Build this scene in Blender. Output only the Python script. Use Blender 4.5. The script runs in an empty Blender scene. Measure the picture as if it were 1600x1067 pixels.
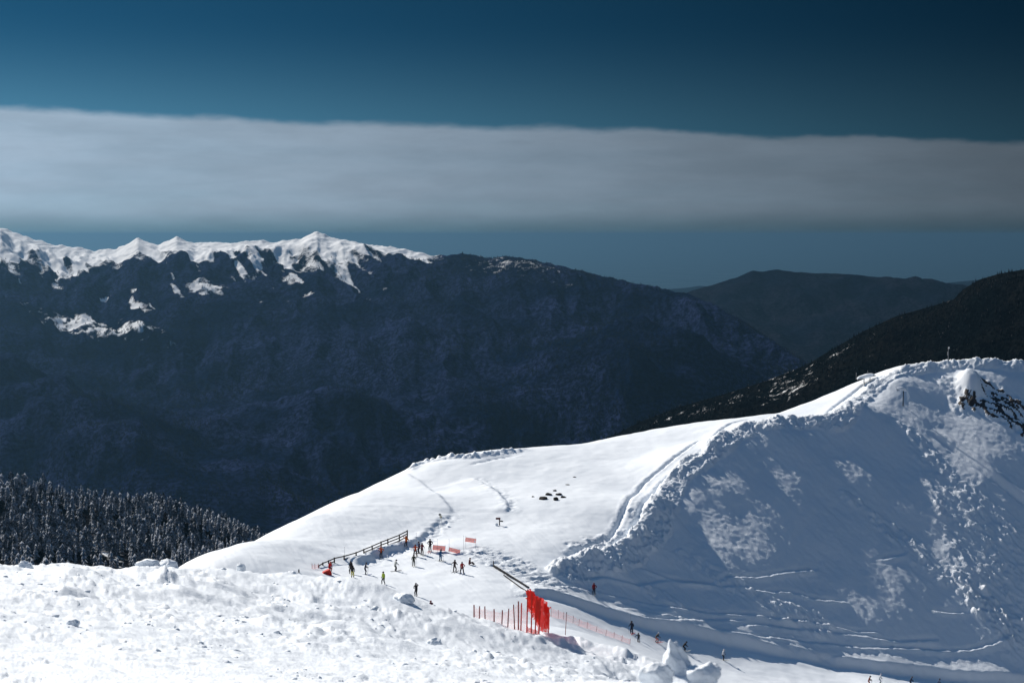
import bpy, bmesh, math, random
import numpy as np
from mathutils import Vector, Matrix

# ------------------------------------------------------------------ camera
random.seed(7)
sc = bpy.context.scene
COL = sc.collection
F_PX = 2600.0                      # focal length in pixels of the 1600 px wide photograph
PITCH = math.atan(167.5 / F_PX)    # eye level sits at row 366, frame centre at row 533.5
cam_d = bpy.data.cameras.new('camera')
cam_d.sensor_width = 36.0
cam_d.lens = 36.0 * F_PX / 1600.0
cam_d.clip_start = 0.5
cam_d.clip_end = 2000000.0
cam_d.dof.use_dof = True
cam_d.dof.focus_distance = 230.0
cam_d.dof.aperture_fstop = 2.8
cam = bpy.data.objects.new('camera', cam_d)
COL.objects.link(cam)
cam.location = (0, 0, 0)
cam.rotation_euler = (math.pi / 2 - PITCH, 0, 0)
sc.camera = cam

# ------------------------------------------------------------------ sun and sky
SUN_EL, SUN_AZ = math.radians(33.2), math.radians(-40.0)     # azimuth from +Y towards +X
SUN_DIR = Vector((math.sin(SUN_AZ) * math.cos(SUN_EL), math.cos(SUN_AZ) * math.cos(SUN_EL), math.sin(SUN_EL)))
sun_d = bpy.data.lights.new('sun', 'SUN')
sun_d.energy = 5.0
sun_d.angle = math.radians(0.5)
sun_d.color = (1.0, 0.935, 0.85)
sun = bpy.data.objects.new('sun', sun_d)
COL.objects.link(sun)
sun.rotation_euler = SUN_DIR.to_track_quat('Z', 'Y').to_euler()

world = bpy.data.worlds.new('World')
sc.world = world
world.use_nodes = True


def N(nt, typ, **kw):
    n = nt.nodes.new(typ)
    for k, v in kw.items():
        setattr(n, k, v)
    return n


def L(nt, a, b):
    nt.links.new(a, b)


def math_node(nt, op, a, b=None, c=None, clamp=False):
    n = N(nt, 'ShaderNodeMath', operation=op, use_clamp=clamp)
    for i, v in enumerate((a, b, c)):
        if v is None:
            continue
        if isinstance(v, (int, float)):
            n.inputs[i].default_value = v
        else:
            L(nt, v, n.inputs[i])
    return n.outputs[0]


def map_range(nt, v, a, b, c=0.0, d=1.0, smooth=True):
    n = N(nt, 'ShaderNodeMapRange')
    n.interpolation_type = 'SMOOTHSTEP' if smooth else 'LINEAR'
    L(nt, v, n.inputs[0])
    for i, q in enumerate((a, b, c, d)):
        if isinstance(q, (int, float)):
            n.inputs[1 + i].default_value = q
        else:
            L(nt, q, n.inputs[1 + i])
    return n.outputs[0]


def mix_col(nt, fac, a, b, blend='MIX'):
    n = N(nt, 'ShaderNodeMix', data_type='RGBA', blend_type=blend)
    for s, v in ((n.inputs[0], fac), (n.inputs[6], a), (n.inputs[7], b)):
        if isinstance(v, (int, float)):
            s.default_value = v
        elif isinstance(v, tuple):
            s.default_value = (*v, 1.0) if len(v) == 3 else v
        else:
            L(nt, v, s)
    return n.outputs[2]


def build_world():
    nt = world.node_tree
    nt.nodes.clear()
    out = N(nt, 'ShaderNodeOutputWorld')
    bg = N(nt, 'ShaderNodeBackground')
    bg.inputs[1].default_value = 0.056
    tc = N(nt, 'ShaderNodeTexCoord')
    sep = N(nt, 'ShaderNodeSeparateXYZ')
    L(nt, tc.outputs['Generated'], sep.inputs[0])
    x, y, z = sep.outputs
    # thin high-mountain air: the pale band at the horizon is only a few degrees deep
    zz = math_node(nt, 'MULTIPLY', math_node(nt, 'MAXIMUM', z, 0.0), 6.0)
    cmb = N(nt, 'ShaderNodeCombineXYZ')
    L(nt, x, cmb.inputs[0]); L(nt, y, cmb.inputs[1]); L(nt, zz, cmb.inputs[2])
    nrm = N(nt, 'ShaderNodeVectorMath', operation='NORMALIZE')
    L(nt, cmb.outputs[0], nrm.inputs[0])
    sky = N(nt, 'ShaderNodeTexSky', sky_type='NISHITA', sun_disc=False)
    sky.sun_elevation = SUN_EL
    sky.sun_rotation = SUN_AZ
    sky.altitude = 2300.0
    sky.air_density = 0.8
    sky.dust_density = 0.2
    sky.ozone_density = 3.0
    L(nt, nrm.outputs[0], sky.inputs[0])
    elv = math_node(nt, 'ARCSINE', z)
    # glow towards the sun's side of the sky
    glow = math_node(nt, 'ADD', math_node(nt, 'MULTIPLY', x, math.sin(SUN_AZ)), math_node(nt, 'MULTIPLY', y, math.cos(SUN_AZ)))
    glow = math_node(nt, 'ADD', math_node(nt, 'POWER', math_node(nt, 'MAXIMUM', glow, 0.0), 3.0), 0.05)
    low = mix_col(nt, map_range(nt, elv, 0.06, 0.13), (0.88, 1.6, 1.28), (0.26, 0.95, 0.96))
    low = mix_col(nt, 1.0, low, glow, 'MULTIPLY')
    tint = mix_col(nt, map_range(nt, elv, 0.13, 0.75), low, (2.0, 2.6, 2.4))
    graded = mix_col(nt, 1.0, sky.outputs[0], tint, 'MULTIPLY')
    # long grey cloud bank lying on the horizon
    el = math_node(nt, 'ARCTANGENT', math_node(nt, 'DIVIDE', z, math_node(nt, 'SQRT', math_node(nt, 'ADD',
         math_node(nt, 'MULTIPLY', x, x), math_node(nt, 'MULTIPLY', y, y)))))
    az = math_node(nt, 'ARCTAN2', x, y)
    c2 = N(nt, 'ShaderNodeCombineXYZ')
    L(nt, az, c2.inputs[0]); L(nt, math_node(nt, 'MULTIPLY', el, 2.6), c2.inputs[1])
    n1 = N(nt, 'ShaderNodeTexNoise'); n1.inputs['Scale'].default_value = 16.0; n1.inputs['Detail'].default_value = 9.0
    n1.inputs['Roughness'].default_value = 0.58
    L(nt, c2.outputs[0], n1.inputs['Vector'])
    c3 = N(nt, 'ShaderNodeCombineXYZ')
    L(nt, az, c3.inputs[0]); c3.inputs[1].default_value = 3.1
    n2 = N(nt, 'ShaderNodeTexNoise'); n2.inputs['Scale'].default_value = 5.5; n2.inputs['Detail'].default_value = 3.0
    L(nt, c3.outputs[0], n2.inputs['Vector'])
    c4 = N(nt, 'ShaderNodeCombineXYZ')
    L(nt, az, c4.inputs[0]); L(nt, math_node(nt, 'MULTIPLY', el, 9.0), c4.inputs[1]); c4.inputs[2].default_value = 7.3
    n3 = N(nt, 'ShaderNodeTexNoise'); n3.inputs['Scale'].default_value = 6.0; n3.inputs['Detail'].default_value = 6.0
    L(nt, c4.outputs[0], n3.inputs['Vector'])
    # top edge of the bank, a little higher on the sunward side
    saz = math_node(nt, 'COSINE', math_node(nt, 'SUBTRACT', az, SUN_AZ))
    edge = math_node(nt, 'ADD', math_node(nt, 'MULTIPLY_ADD', saz, 0.050, 0.0262),
                     math_node(nt, 'MULTIPLY_ADD', n2.outputs['Fac'], 0.010, -0.005))
    edge = math_node(nt, 'ADD', edge, math_node(nt, 'MULTIPLY_ADD', n1.outputs['Fac'], 0.011, -0.0055))
    d = math_node(nt, 'SUBTRACT', edge, el)
    soft = math_node(nt, 'MULTIPLY_ADD', n3.outputs['Fac'], 0.012, -0.0025)
    cl = map_range(nt, d, -0.0015, soft)
    body = map_range(nt, n3.outputs['Fac'], 0.3, 0.7, 0.88, 1.0)
    fade = map_range(nt, el, 0.0, 0.02, 1.25, 1.0)
    cfac = math_node(nt, 'MULTIPLY', math_node(nt, 'MULTIPLY', cl, body), fade)
    cfac = math_node(nt, 'MINIMUM', cfac, 0.98)
    sunward = glow
    bank = mix_col(nt, map_range(nt, el, 0.0005, 0.019), (2.9, 5.0, 6.5), (6.5, 8.5, 10.7))
    n5 = N(nt, 'ShaderNodeTexNoise'); n5.inputs['Scale'].default_value = 13.0; n5.inputs['Detail'].default_value = 8.0; n5.inputs['Roughness'].default_value = 0.6
    c6 = N(nt, 'ShaderNodeCombineXYZ')
    L(nt, az, c6.inputs[0]); L(nt, math_node(nt, 'MULTIPLY', el, 5.0), c6.inputs[1]); c6.inputs[2].default_value = 1.7
    L(nt, c6.outputs[0], n5.inputs['Vector'])
    bank = mix_col(nt, 1.0, bank, map_range(nt, n5.outputs['Fac'], 0.3, 0.72, 0.91, 1.07), 'MULTIPLY')
    ccol = mix_col(nt, 1.0, bank, sunward, 'MULTIPLY')
    full = mix_col(nt, cfac, graded, ccol)
    L(nt, full, bg.inputs[0])
    L(nt, bg.outputs[0], out.inputs[0])


build_world()
sc.view_settings.view_transform = 'Standard'
sc.view_settings.look = 'None'
sc.view_settings.exposure = 0.24
sc.view_settings.gamma = 1.0
sc.view_settings.use_curve_mapping = False
sc.render.engine = 'CYCLES'
sc.cycles.use_denoising = True
sc.cycles.max_bounces = 8
sc.cycles.diffuse_bounces = 6
sc.cycles.volume_bounces = 0
sc.cycles.transparent_max_bounces = 16
sc.cycles.use_adaptive_sampling = True

# ------------------------------------------------------------------ helpers
CT, ST = math.cos(PITCH), math.sin(PITCH)


def ray(px, py):
    """slope of the sight line through a pixel: (dx, dz) per metre of +Y"""
    u = (px - 800.0) / F_PX
    v = -(py - 533.5) / F_PX
    dy = CT + v * ST
    return u / dy, (-ST + v * CT) / dy


def P(px, py, y):
    a, b = ray(px, py)
    return np.array((a * y, y, b * y))


def sstep(a, b, x):
    t = np.clip((x - a) / (b - a), 0, 1)
    return t * t * (3 - 2 * t)


def _hash(ix, iy, seed):
    h = (ix.astype(np.int64) * 374761393 + iy.astype(np.int64) * 668265263 + seed * 1274126177) & 0xFFFFFFFF
    h = ((h ^ (h >> 13)) * 1274126177) & 0xFFFFFFFF
    h = (h ^ (h >> 16)) & 0xFFFFFFFF
    return h


def noise2(x, y, seed=0):
    x = np.asarray(x, float); y = np.asarray(y, float)
    ix = np.floor(x); iy = np.floor(y)
    fx = x - ix; fy = y - iy
    ix = ix.astype(np.int64); iy = iy.astype(np.int64)
    u = fx * fx * fx * (fx * (fx * 6 - 15) + 10)
    v = fy * fy * fy * (fy * (fy * 6 - 15) + 10)

    def g(a, b):
        h = _hash(ix + a, iy + b, seed)
        ang = h.astype(np.float64) * (2 * math.pi / 4294967296.0)
        return np.cos(ang) * (fx - a) + np.sin(ang) * (fy - b)
    n0 = g(0, 0) * (1 - u) + g(1, 0) * u
    n1 = g(0, 1) * (1 - u) + g(1, 1) * u
    return (n0 * (1 - v) + n1 * v) * 1.5


def fbm(x, y, octv=4, seed=0, gain=0.5, lac=2.03):
    s = 0; a = 1.0; f = 1.0
    for k in range(octv):
        s = s + a * noise2(x * f + 17.3 * k, y * f - 9.1 * k, seed + k)
        a *= gain; f *= lac
    return s


def ridged(x, y, octv=4, seed=0, gain=0.5, lac=2.07):
    s = 0; a = 1.0; f = 1.0
    for k in range(octv):
        s = s + a * (1 - 2 * np.abs(noise2(x * f + 5.7 * k, y * f + 3.3 * k, seed + k)))
        a *= gain; f *= lac
    return s


def cells(x, y, seed=0):
    """Worley cells: distance to nearest point, second nearest, random number of the cell, offset to the point"""
    x = np.asarray(x, float); y = np.asarray(y, float)
    ix = np.floor(x).astype(np.int64); iy = np.floor(y).astype(np.int64)
    f1 = np.full(x.shape, 9.0); f2 = np.full(x.shape, 9.0); cid = np.zeros(x.shape); ox = np.zeros(x.shape); oy = np.zeros(x.shape)
    for a in (-1, 0, 1):
        for b in (-1, 0, 1):
            h1 = _hash(ix + a, iy + b, seed) / 4294967296.0
            h2 = _hash(ix + a, iy + b, seed + 91) / 4294967296.0
            dx = ix + a + h1 - x; dy = iy + b + h2 - y
            d = np.hypot(dx, dy)
            near = d < f1
            f2 = np.where(near, f1, np.minimum(f2, d))
            cid = np.where(near, _hash(ix + a, iy + b, seed + 7) / 4294967296.0, cid)
            ox = np.where(near, dx, ox); oy = np.where(near, dy, oy)
            f1 = np.where(near, d, f1)
    return f1, f2, cid, ox, oy


def poly_dist(x, y, pts):
    """distance, signed side (left of the running direction is +) and running length to a plan polyline"""
    best = np.full(x.shape, 1e9); side = np.zeros(x.shape); run = np.zeros(x.shape)
    acc = 0.0
    for (ax, ay), (bx, by) in zip(pts[:-1], pts[1:]):
        ex, ey = bx - ax, by - ay
        ln = math.hypot(ex, ey) + 1e-9
        t = np.clip(((x - ax) * ex + (y - ay) * ey) / ln ** 2, 0, 1)
        dx = x - ax - t * ex; dy = y - ay - t * ey
        d = np.hypot(dx, dy)
        m = d < best
        best = np.where(m, d, best)
        side = np.where(m, np.sign(ex * dy - ey * dx), side)
        run = np.where(m, acc + t * ln, run)
        acc += ln
    return best, side, run, acc


def smooth_poly(pts, n=6):
    """Catmull-Rom through the points"""
    p = [np.array(q, float) for q in pts]
    p = [2 * p[0] - p[1]] + p + [2 * p[-1] - p[-2]]
    out = []
    for i in range(1, len(p) - 2):
        for k in range(n):
            t = k / n
            out.append(0.5 * (2 * p[i] + (p[i + 1] - p[i - 1]) * t + (2 * p[i - 1] - 5 * p[i] + 4 * p[i + 1] - p[i + 2]) * t * t
                              + (3 * p[i] - p[i - 1] - 3 * p[i + 1] + p[i + 2]) * t ** 3))
    out.append(p[-2])
    return out


def mesh_obj(name, verts, faces, mats, smooth=False, parent=None, face_mats=None):
    me = bpy.data.meshes.new(name)
    me.from_pydata([tuple(v) for v in verts], [], faces)
    for m in (mats if isinstance(mats, (list, tuple)) else [mats]):
        me.materials.append(m)
    if face_mats is not None:
        me.polygons.foreach_set('material_index', face_mats)
    if smooth:
        me.polygons.foreach_set('use_smooth', [True] * len(me.polygons))
    me.update()
    o = bpy.data.objects.new(name, me)
    COL.objects.link(o)
    if parent:
        o.parent = parent
    return o


def grid_obj(name, X, Y, Z, mat, attrs=None):
    r, c = X.shape
    me = bpy.data.meshes.new(name)
    nv = r * c
    co = np.stack((X, Y, Z), -1).reshape(-1).astype(np.float32)
    idx = np.arange(nv).reshape(r, c)
    q = np.stack((idx[:-1, :-1], idx[:-1, 1:], idx[1:, 1:], idx[1:, :-1]), -1).reshape(-1).astype(np.int32)
    nf = (r - 1) * (c - 1)
    me.vertices.add(nv); me.vertices.foreach_set('co', co)
    me.loops.add(nf * 4); me.loops.foreach_set('vertex_index', q)
    me.polygons.add(nf)
    me.polygons.foreach_set('loop_start', np.arange(nf, dtype=np.int32) * 4)
    me.polygons.foreach_set('loop_total', np.full(nf, 4, np.int32))
    me.polygons.foreach_set('use_smooth', np.ones(nf, bool))
    me.update(calc_edges=True)
    me.validate()
    for k, v in (attrs or {}).items():
        a = me.attributes.new(k, 'FLOAT', 'POINT')
        a.data.foreach_set('value', np.asarray(v, np.float32).reshape(-1))
    me.materials.append(mat)
    o = bpy.data.objects.new(name, me)
    COL.objects.link(o)
    return o


def tag(o, label=None, cat=None, group=None, kind=None):
    if label: o['label'] = label
    if cat: o['category'] = cat
    if group: o['group'] = group
    if kind: o['kind'] = kind
    return o


def new_mat(name):
    m = bpy.data.materials.new(name)
    m.use_nodes = True
    nt = m.node_tree
    return m, nt, nt.nodes['Principled BSDF']


def plain(name, col, rough=0.7, metal=0.0, var=0.12, scale=6.0):
    m, nt, b = new_mat(name)
    tc = N(nt, 'ShaderNodeTexCoord')
    n = N(nt, 'ShaderNodeTexNoise'); n.inputs['Scale'].default_value = scale; n.inputs['Detail'].default_value = 4
    L(nt, tc.outputs['Object'], n.inputs['Vector'])
    lo = tuple(c * (1 - var) for c in col); hi = tuple(min(1, c * (1 + var)) for c in col)
    L(nt, mix_col(nt, n.outputs['Fac'], lo, hi), b.inputs['Base Color'])
    b.inputs['Roughness'].default_value = rough
    b.inputs['Metallic'].default_value = metal
    b.inputs['Specular IOR Level'].default_value = 0.15
    return m


# ------------------------------------------------------------------ snow materials
def snow_material():
    m, nt, b = new_mat('snow')
    tc = N(nt, 'ShaderNodeTexCoord')
    geo = N(nt, 'ShaderNodeNewGeometry')
    n1 = N(nt, 'ShaderNodeTexNoise'); n1.inputs['Scale'].default_value = 5.0; n1.inputs['Detail'].default_value = 6; n1.inputs['Roughness'].default_value = 0.6
    n2 = N(nt, 'ShaderNodeTexNoise'); n2.inputs['Scale'].default_value = 0.12; n2.inputs['Detail'].default_value = 4
    L(nt, geo.outputs['Position'], n1.inputs['Vector']); L(nt, geo.outputs['Position'], n2.inputs['Vector'])
    col = mix_col(nt, n2.outputs['Fac'], (0.79, 0.845, 0.905), (0.84, 0.885, 0.93))
    at = N(nt, 'ShaderNodeAttribute'); at.attribute_name = 'rock'
    rk = N(nt, 'ShaderNodeTexNoise'); rk.inputs['Scale'].default_value = 1.3; rk.inputs['Detail'].default_value = 5
    L(nt, geo.outputs['Position'], rk.inputs['Vector'])
    rc = mix_col(nt, rk.outputs['Fac'], (0.018, 0.017, 0.018), (0.10, 0.09, 0.085))
    rf = map_range(nt, math_node(nt, 'ADD', at.outputs['Fac'], math_node(nt, 'MULTIPLY_ADD', n1.outputs['Fac'], 0.5, -0.25)), 0.45, 0.6)
    L(nt, mix_col(nt, rf, col, rc), b.inputs['Base Color'])
    b.inputs['Roughness'].default_value = 0.65
    b.inputs['Specular IOR Level'].default_value = 0.25
    ra = N(nt, 'ShaderNodeAttribute'); ra.attribute_name = 'rough'
    bp = N(nt, 'ShaderNodeBump'); bp.inputs['Distance'].default_value = 0.10
    L(nt, map_range(nt, ra.outputs['Fac'], 0.0, 1.0, 0.06, 1.0, smooth=False), bp.inputs['Strength'])
    L(nt, n1.outputs['Fac'], bp.inputs['Height'])
    L(nt, bp.outputs[0], b.inputs['Normal'])
    return m


SNOW = snow_material()

# ------------------------------------------------------------------ near terrain: control points (pixel, pixel, distance)
SKY = [(325, 878, 212), (400, 845, 230), (480, 810, 252), (560, 770, 275), (640, 731, 300), (720, 712, 310), (800, 703, 315),
       (870, 697, 318), (950, 685, 320), (1060, 665, 322), (1130, 655, 324), (1190, 649, 328), (1250, 633, 336), (1300, 613, 340),
       (1345, 594, 340), (1400, 573, 337), (1480, 565, 336), (1520, 563, 336), (1600, 568, 336), (1750, 590, 338)]
TOE_PX = np.array([(872, 933, 222), (930, 956, 226), (1000, 977, 231), (1130, 1003, 240), (1300, 1037, 248), (1450, 1057, 254), (1600, 1068, 260), (1750, 1085, 266)], float)
CREST_PX = np.array([(890, 905, 234), (950, 885, 241), (1010, 845, 252), (1040, 795, 262), (1072, 742, 277), (1130, 695, 293), (1200, 670, 303), (1300, 663, 310), (1345, 632, 316), (1400, 595, 324), (1480, 580, 328), (1560, 578, 328), (1680, 592, 330)], float)


def upper(a):
    """points on and above the crest: the face below them leans at about the sun's own angle"""
    k = float(np.interp(a[0], [880, 960, 1040, 1130, 1250, 1330, 1420, 1700], [0.0, 0.16, 0.19, 0.0, -0.04, -0.01, 0.06, 0.06]))
    return (a[0], a[1], a[2] + k * (np.interp(a[0], CREST_PX[:, 0], CREST_PX[:, 2]) - np.interp(a[0], TOE_PX[:, 0], TOE_PX[:, 2])))


SKY = [upper(a) for a in SKY]
CTRL = []
for a in SKY:
    CTRL.append(P(*a))
    p = P(*a)
    q = np.array((p[0], p[1]))
    k = 1.0 if a[0] > 640 else 0.6
    off = np.array((-0.8, 0.6)) if a[0] < 640 else np.array((-0.25, 0.97))
    for d, dz in ((14, 7), (45, 32), (120, 100)):
        CTRL.append(np.array((*(q + off * d), p[2] - dz)))
for a in [  # foreground slope below the camera
        (0, 1067, 20), (400, 1067, 24), (800, 1067, 36), (1000, 1067, 46), (0, 970, 36), (400, 975, 50), (760, 1030, 70),
        (0, 891, 78), (100, 889, 80), (230, 898, 82), (330, 896, 84), (450, 917, 90), (560, 955, 97), (650, 980, 102), (760, 1006, 112),
        (-300, 891, 76), (808, 1004, 119), (857, 988, 133), (950, 1045, 100), (950, 1012, 185), (900, 985, 180), (1060, 1078, 18), (1150, 1100, 40),
        (1300, 1150, 120), (1600, 1250, 100), (1100, 1090, 150),
        # people's flat and the piste that runs down to the right
        (700, 800, 262), (700, 850, 241), (700, 900, 222), (700, 942, 208), (600, 905, 219), (560, 912, 214), (620, 880, 230), (640, 845, 247), (560, 868, 235), (500, 888, 222),
        (800, 960, 205), (800, 920, 217), (780, 870, 237), (780, 814, 259), (860, 945, 214), (930, 966, 221), (987, 991, 225), (1060, 1012, 230), (1130, 1029, 233),
        (1250, 1054, 237), (1360, 1068, 240), (1500, 1090, 244), (1650, 1115, 250), (990, 1010, 212), (1130, 1060, 216), (1300, 1100, 220), (1500, 1140, 224),
        # sunlit snowfield and road along the ridge
        (860, 775, 273), (900, 730, 295), (800, 740, 292), (1000, 715, 300), (1000, 765, 281), (900, 850, 247), (660, 765, 283), (960, 820, 260), (720, 760, 284),
]:
    CTRL.append(P(*a))
for x, y, z in [(-40, 0, -1.5), (0, 0, -1.8), (0, -25, 1.0), (40, 0, -4.0), (-60, 30, -8), (60, 60, -26), (0, 10, -3.9), (-6, 10, -3.7), (6, 10, -4.0), (-60, 110, -42), (-30, 125, -42), (-90, 160, -75), (-60, 190, -72), (-15, 150, -40), (-28, 175, -50),
                (-110, 300, -160), (-160, 200, -140), (-200, 420, -280), (-60, 560, -300), (60, 600, -300), (200, 600, -300), (140, 240, -95), (190, 350, -55), (140, 150, -75), (110, 90, -45)]:
    CTRL.append(np.array((x, y, z), float))
for a in [(1230, 652, 320), (1290, 646, 322), (1340, 615, 330), (1100, 685, 306)]:
    CTRL.append(P(*upper(a)))
for a in TOE_PX:
    CTRL.append(P(*a))
for a in CREST_PX:
    top = P(*upper(a))
    CTRL.append(top)
    if a[0] > 900:
        low = P(a[0], np.interp(a[0], TOE_PX[:, 0], TOE_PX[:, 1]), np.interp(a[0], TOE_PX[:, 0], TOE_PX[:, 2]))
        for k in (0.96, 0.88, 0.7, 0.4, 0.12):
            CTRL.append(low + (top - low) * k - np.array((0, 0, 4.0 * k * (1 - k) * (1.3 if k < 0.8 else 2.2))))
CTRL = np.array(CTRL)


def tps_fit(p, lam=2.0):
    n = len(p)
    d = np.hypot(p[:, None, 0] - p[None, :, 0], p[:, None, 1] - p[None, :, 1])
    K = d * d * np.log(d + 1e-9) + lam * np.eye(n)
    Q = np.column_stack((np.ones(n), p[:, :2] / 100.0))
    A = np.zeros((n + 3, n + 3)); A[:n, :n] = K; A[:n, n:] = Q; A[n:, :n] = Q.T
    return np.linalg.solve(A, np.concatenate((p[:, 2], np.zeros(3))))


TW = tps_fit(CTRL)


def base_h(x, y):
    x = np.asarray(x, float); y = np.asarray(y, float)
    sh = x.shape
    x = x.reshape(-1); y = y.reshape(-1)
    out = np.empty(x.shape)
    n = len(CTRL)
    for s in range(0, len(x), 40000):
        xs = x[s:s + 40000].astype(np.float32); ys = y[s:s + 40000].astype(np.float32)
        d2 = (xs[:, None] - CTRL[None, :, 0].astype(np.float32)) ** 2 + (ys[:, None] - CTRL[None, :, 1].astype(np.float32)) ** 2
        out[s:s + 40000] = (d2 * np.log(d2 + 1e-12) * 0.5).astype(np.float64) @ TW[:n] + TW[n] + (x[s:s + 40000] * TW[n + 1] + y[s:s + 40000] * TW[n + 2]) / 100.0
    return out.reshape(sh)


def cast(px, py, h, lo=150.0, hi=372.0, n=800):
    """first ground point on the sight line through a pixel, beyond distance lo"""
    a, b = ray(px, py)
    d = np.linspace(lo, hi, n)
    g = h(a * d, d) - b * d
    k = np.argmax(g >= 0)
    if g[k] < 0:
        k = int(np.argmax(g)); return np.array((a * d[k], d[k]))
    if k > 0:
        t = g[k - 1] / (g[k - 1] - g[k])
        dd = d[k - 1] + t * (d[k] - d[k - 1])
    else:
        dd = d[0]
    return np.array((a * dd, dd))


def plan(pxs, lo=150.0, hi=372.0, n=5):
    return smooth_poly([cast(px, py, base_h, lo, hi) for px, py in pxs], n)


BERM = plan([(878, 899), (915, 886), (955, 873), (995, 855), (1018, 830), (1030, 805), (1043, 777), (1056, 753), (1081, 727), (1113, 707), (1144, 683),
             (1187, 666), (1245, 661), (1300, 659), (1325, 642), (1350, 622), (1375, 602), (1400, 586), (1440, 578), (1480, 573), (1520, 571), (1560, 571), (1620, 576)])
TOE = plan([(845, 931), (900, 945), (950, 961), (1000, 977), (1060, 989), (1130, 1003), (1210, 1020), (1300, 1037), (1380, 1048), (1450, 1057), (1530, 1064), (1620, 1070), (1700, 1080)])
TRACKS = [plan(t) for t in [
    [(985, 880), (1005, 887), (1040, 900), (1070, 907), (1115, 914), (1194, 922), (1231, 923), (1275, 934), (1328, 938)],
    [(905, 908), (940, 902), (965, 905), (1000, 912), (1040, 906), (1100, 911), (1147, 901), (1194, 897), (1241, 889), (1284, 886)],
    [(860, 917), (890, 920), (925, 925), (960, 932), (1000, 940), (1050, 950), (1100, 957), (1162, 962), (1225, 969), (1287, 976), (1337, 987), (1375, 987)],
    [(955, 950), (990, 955), (1040, 965), (1085, 968)],
    [(1119, 987), (1169, 997), (1225, 1000), (1287, 1008), (1350, 1015), (1412, 1015), (1490, 1018), (1537, 1012), (1578, 997)],
    [(992, 970), (1055, 974), (1105, 970), (1170, 970)],
    [(1366, 872), (1397, 866), (1422, 861)],
    [(1444, 951), (1490, 956), (1537, 955), (1605, 972)],
    [(1150, 978), (1240, 984), (1330, 993), (1400, 1003), (1470, 1000)],
    [(1200, 1012), (1260, 1024), (1330, 1030)]]]
WHEELS = [plan(t) for t in [
    [(905, 868), (945, 848), (962, 825), (977, 792), (1000, 762), (1040, 726), (1085, 692), (1130, 669), (1175, 654)],
    [(915, 873), (965, 850), (987, 828), (1002, 792), (1027, 762), (1062, 732), (1103, 700), (1150, 668), (1195, 655)],
    [(1281, 648), (1310, 630), (1345, 604), (1380, 584)], [(1291, 651), (1320, 634), (1360, 604), (1390, 583)],
    [(880, 870), (920, 852), (950, 838)]]]
BANK = plan([(560, 886), (585, 877), (605, 868), (630, 862), (650, 853), (668, 842), (680, 830), (695, 817), (711, 805)])
BANK2 = plan([(711, 805), (709, 795), (697, 782), (672, 762), (648, 745), (640, 738)])
BANK3 = plan([(738, 745), (757, 755), (775, 766), (790, 778), (798, 790), (796, 803)])
LIP = plan([(640, 737), (652, 727), (672, 721), (700, 717), (740, 714), (800, 706), (840, 702)])
LIP2 = plan([(728, 728), (770, 717), (830, 707)])
STREAK = plan([(1440, 668), (1475, 690), (1505, 710), (1550, 745), (1605, 788)])
PATCH = [(plan([(1412, 665), (1470, 740), (1540, 840), (1610, 960)]), 1.2, 15.0), (plan([(1322, 772), (1400, 835), (1480, 900), (1580, 985)]), 1.0, 5.5),
         (plan([(1070, 872), (1130, 905), (1200, 945), (1275, 980)]), 2.6, 3.6), (plan([(1480, 600), (1500, 640)]), 2.5, 2.0), (plan([(1010, 925), (1060, 945)]), 1.5, 1.5)]
RUB = [(plan([(765, 868), (800, 885), (855, 915)]), 5.0, 0.19), (plan([(905, 860), (950, 848), (985, 838)]), 3.0, 0.22), (plan([(1000, 800), (1000, 830), (985, 845)]), 2.0, 0.25)]
ROAD_FLAT = plan([(930, 845), (990, 790), (1050, 735), (1120, 682)])
PILLAR = cast(1517, 606, base_h)
ROCKS = plan([(1512, 632), (1540, 640), (1575, 655), (1620, 690)])
ROCKS2 = plan([(1545, 610), (1590, 640), (1640, 650)])


def in_box(x, y, pts, pad):
    a = np.array(pts)
    return (x > a[:, 0].min() - pad) & (x < a[:, 0].max() + pad) & (y > a[:, 1].min() - pad) & (y < a[:, 1].max() + pad)


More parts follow.
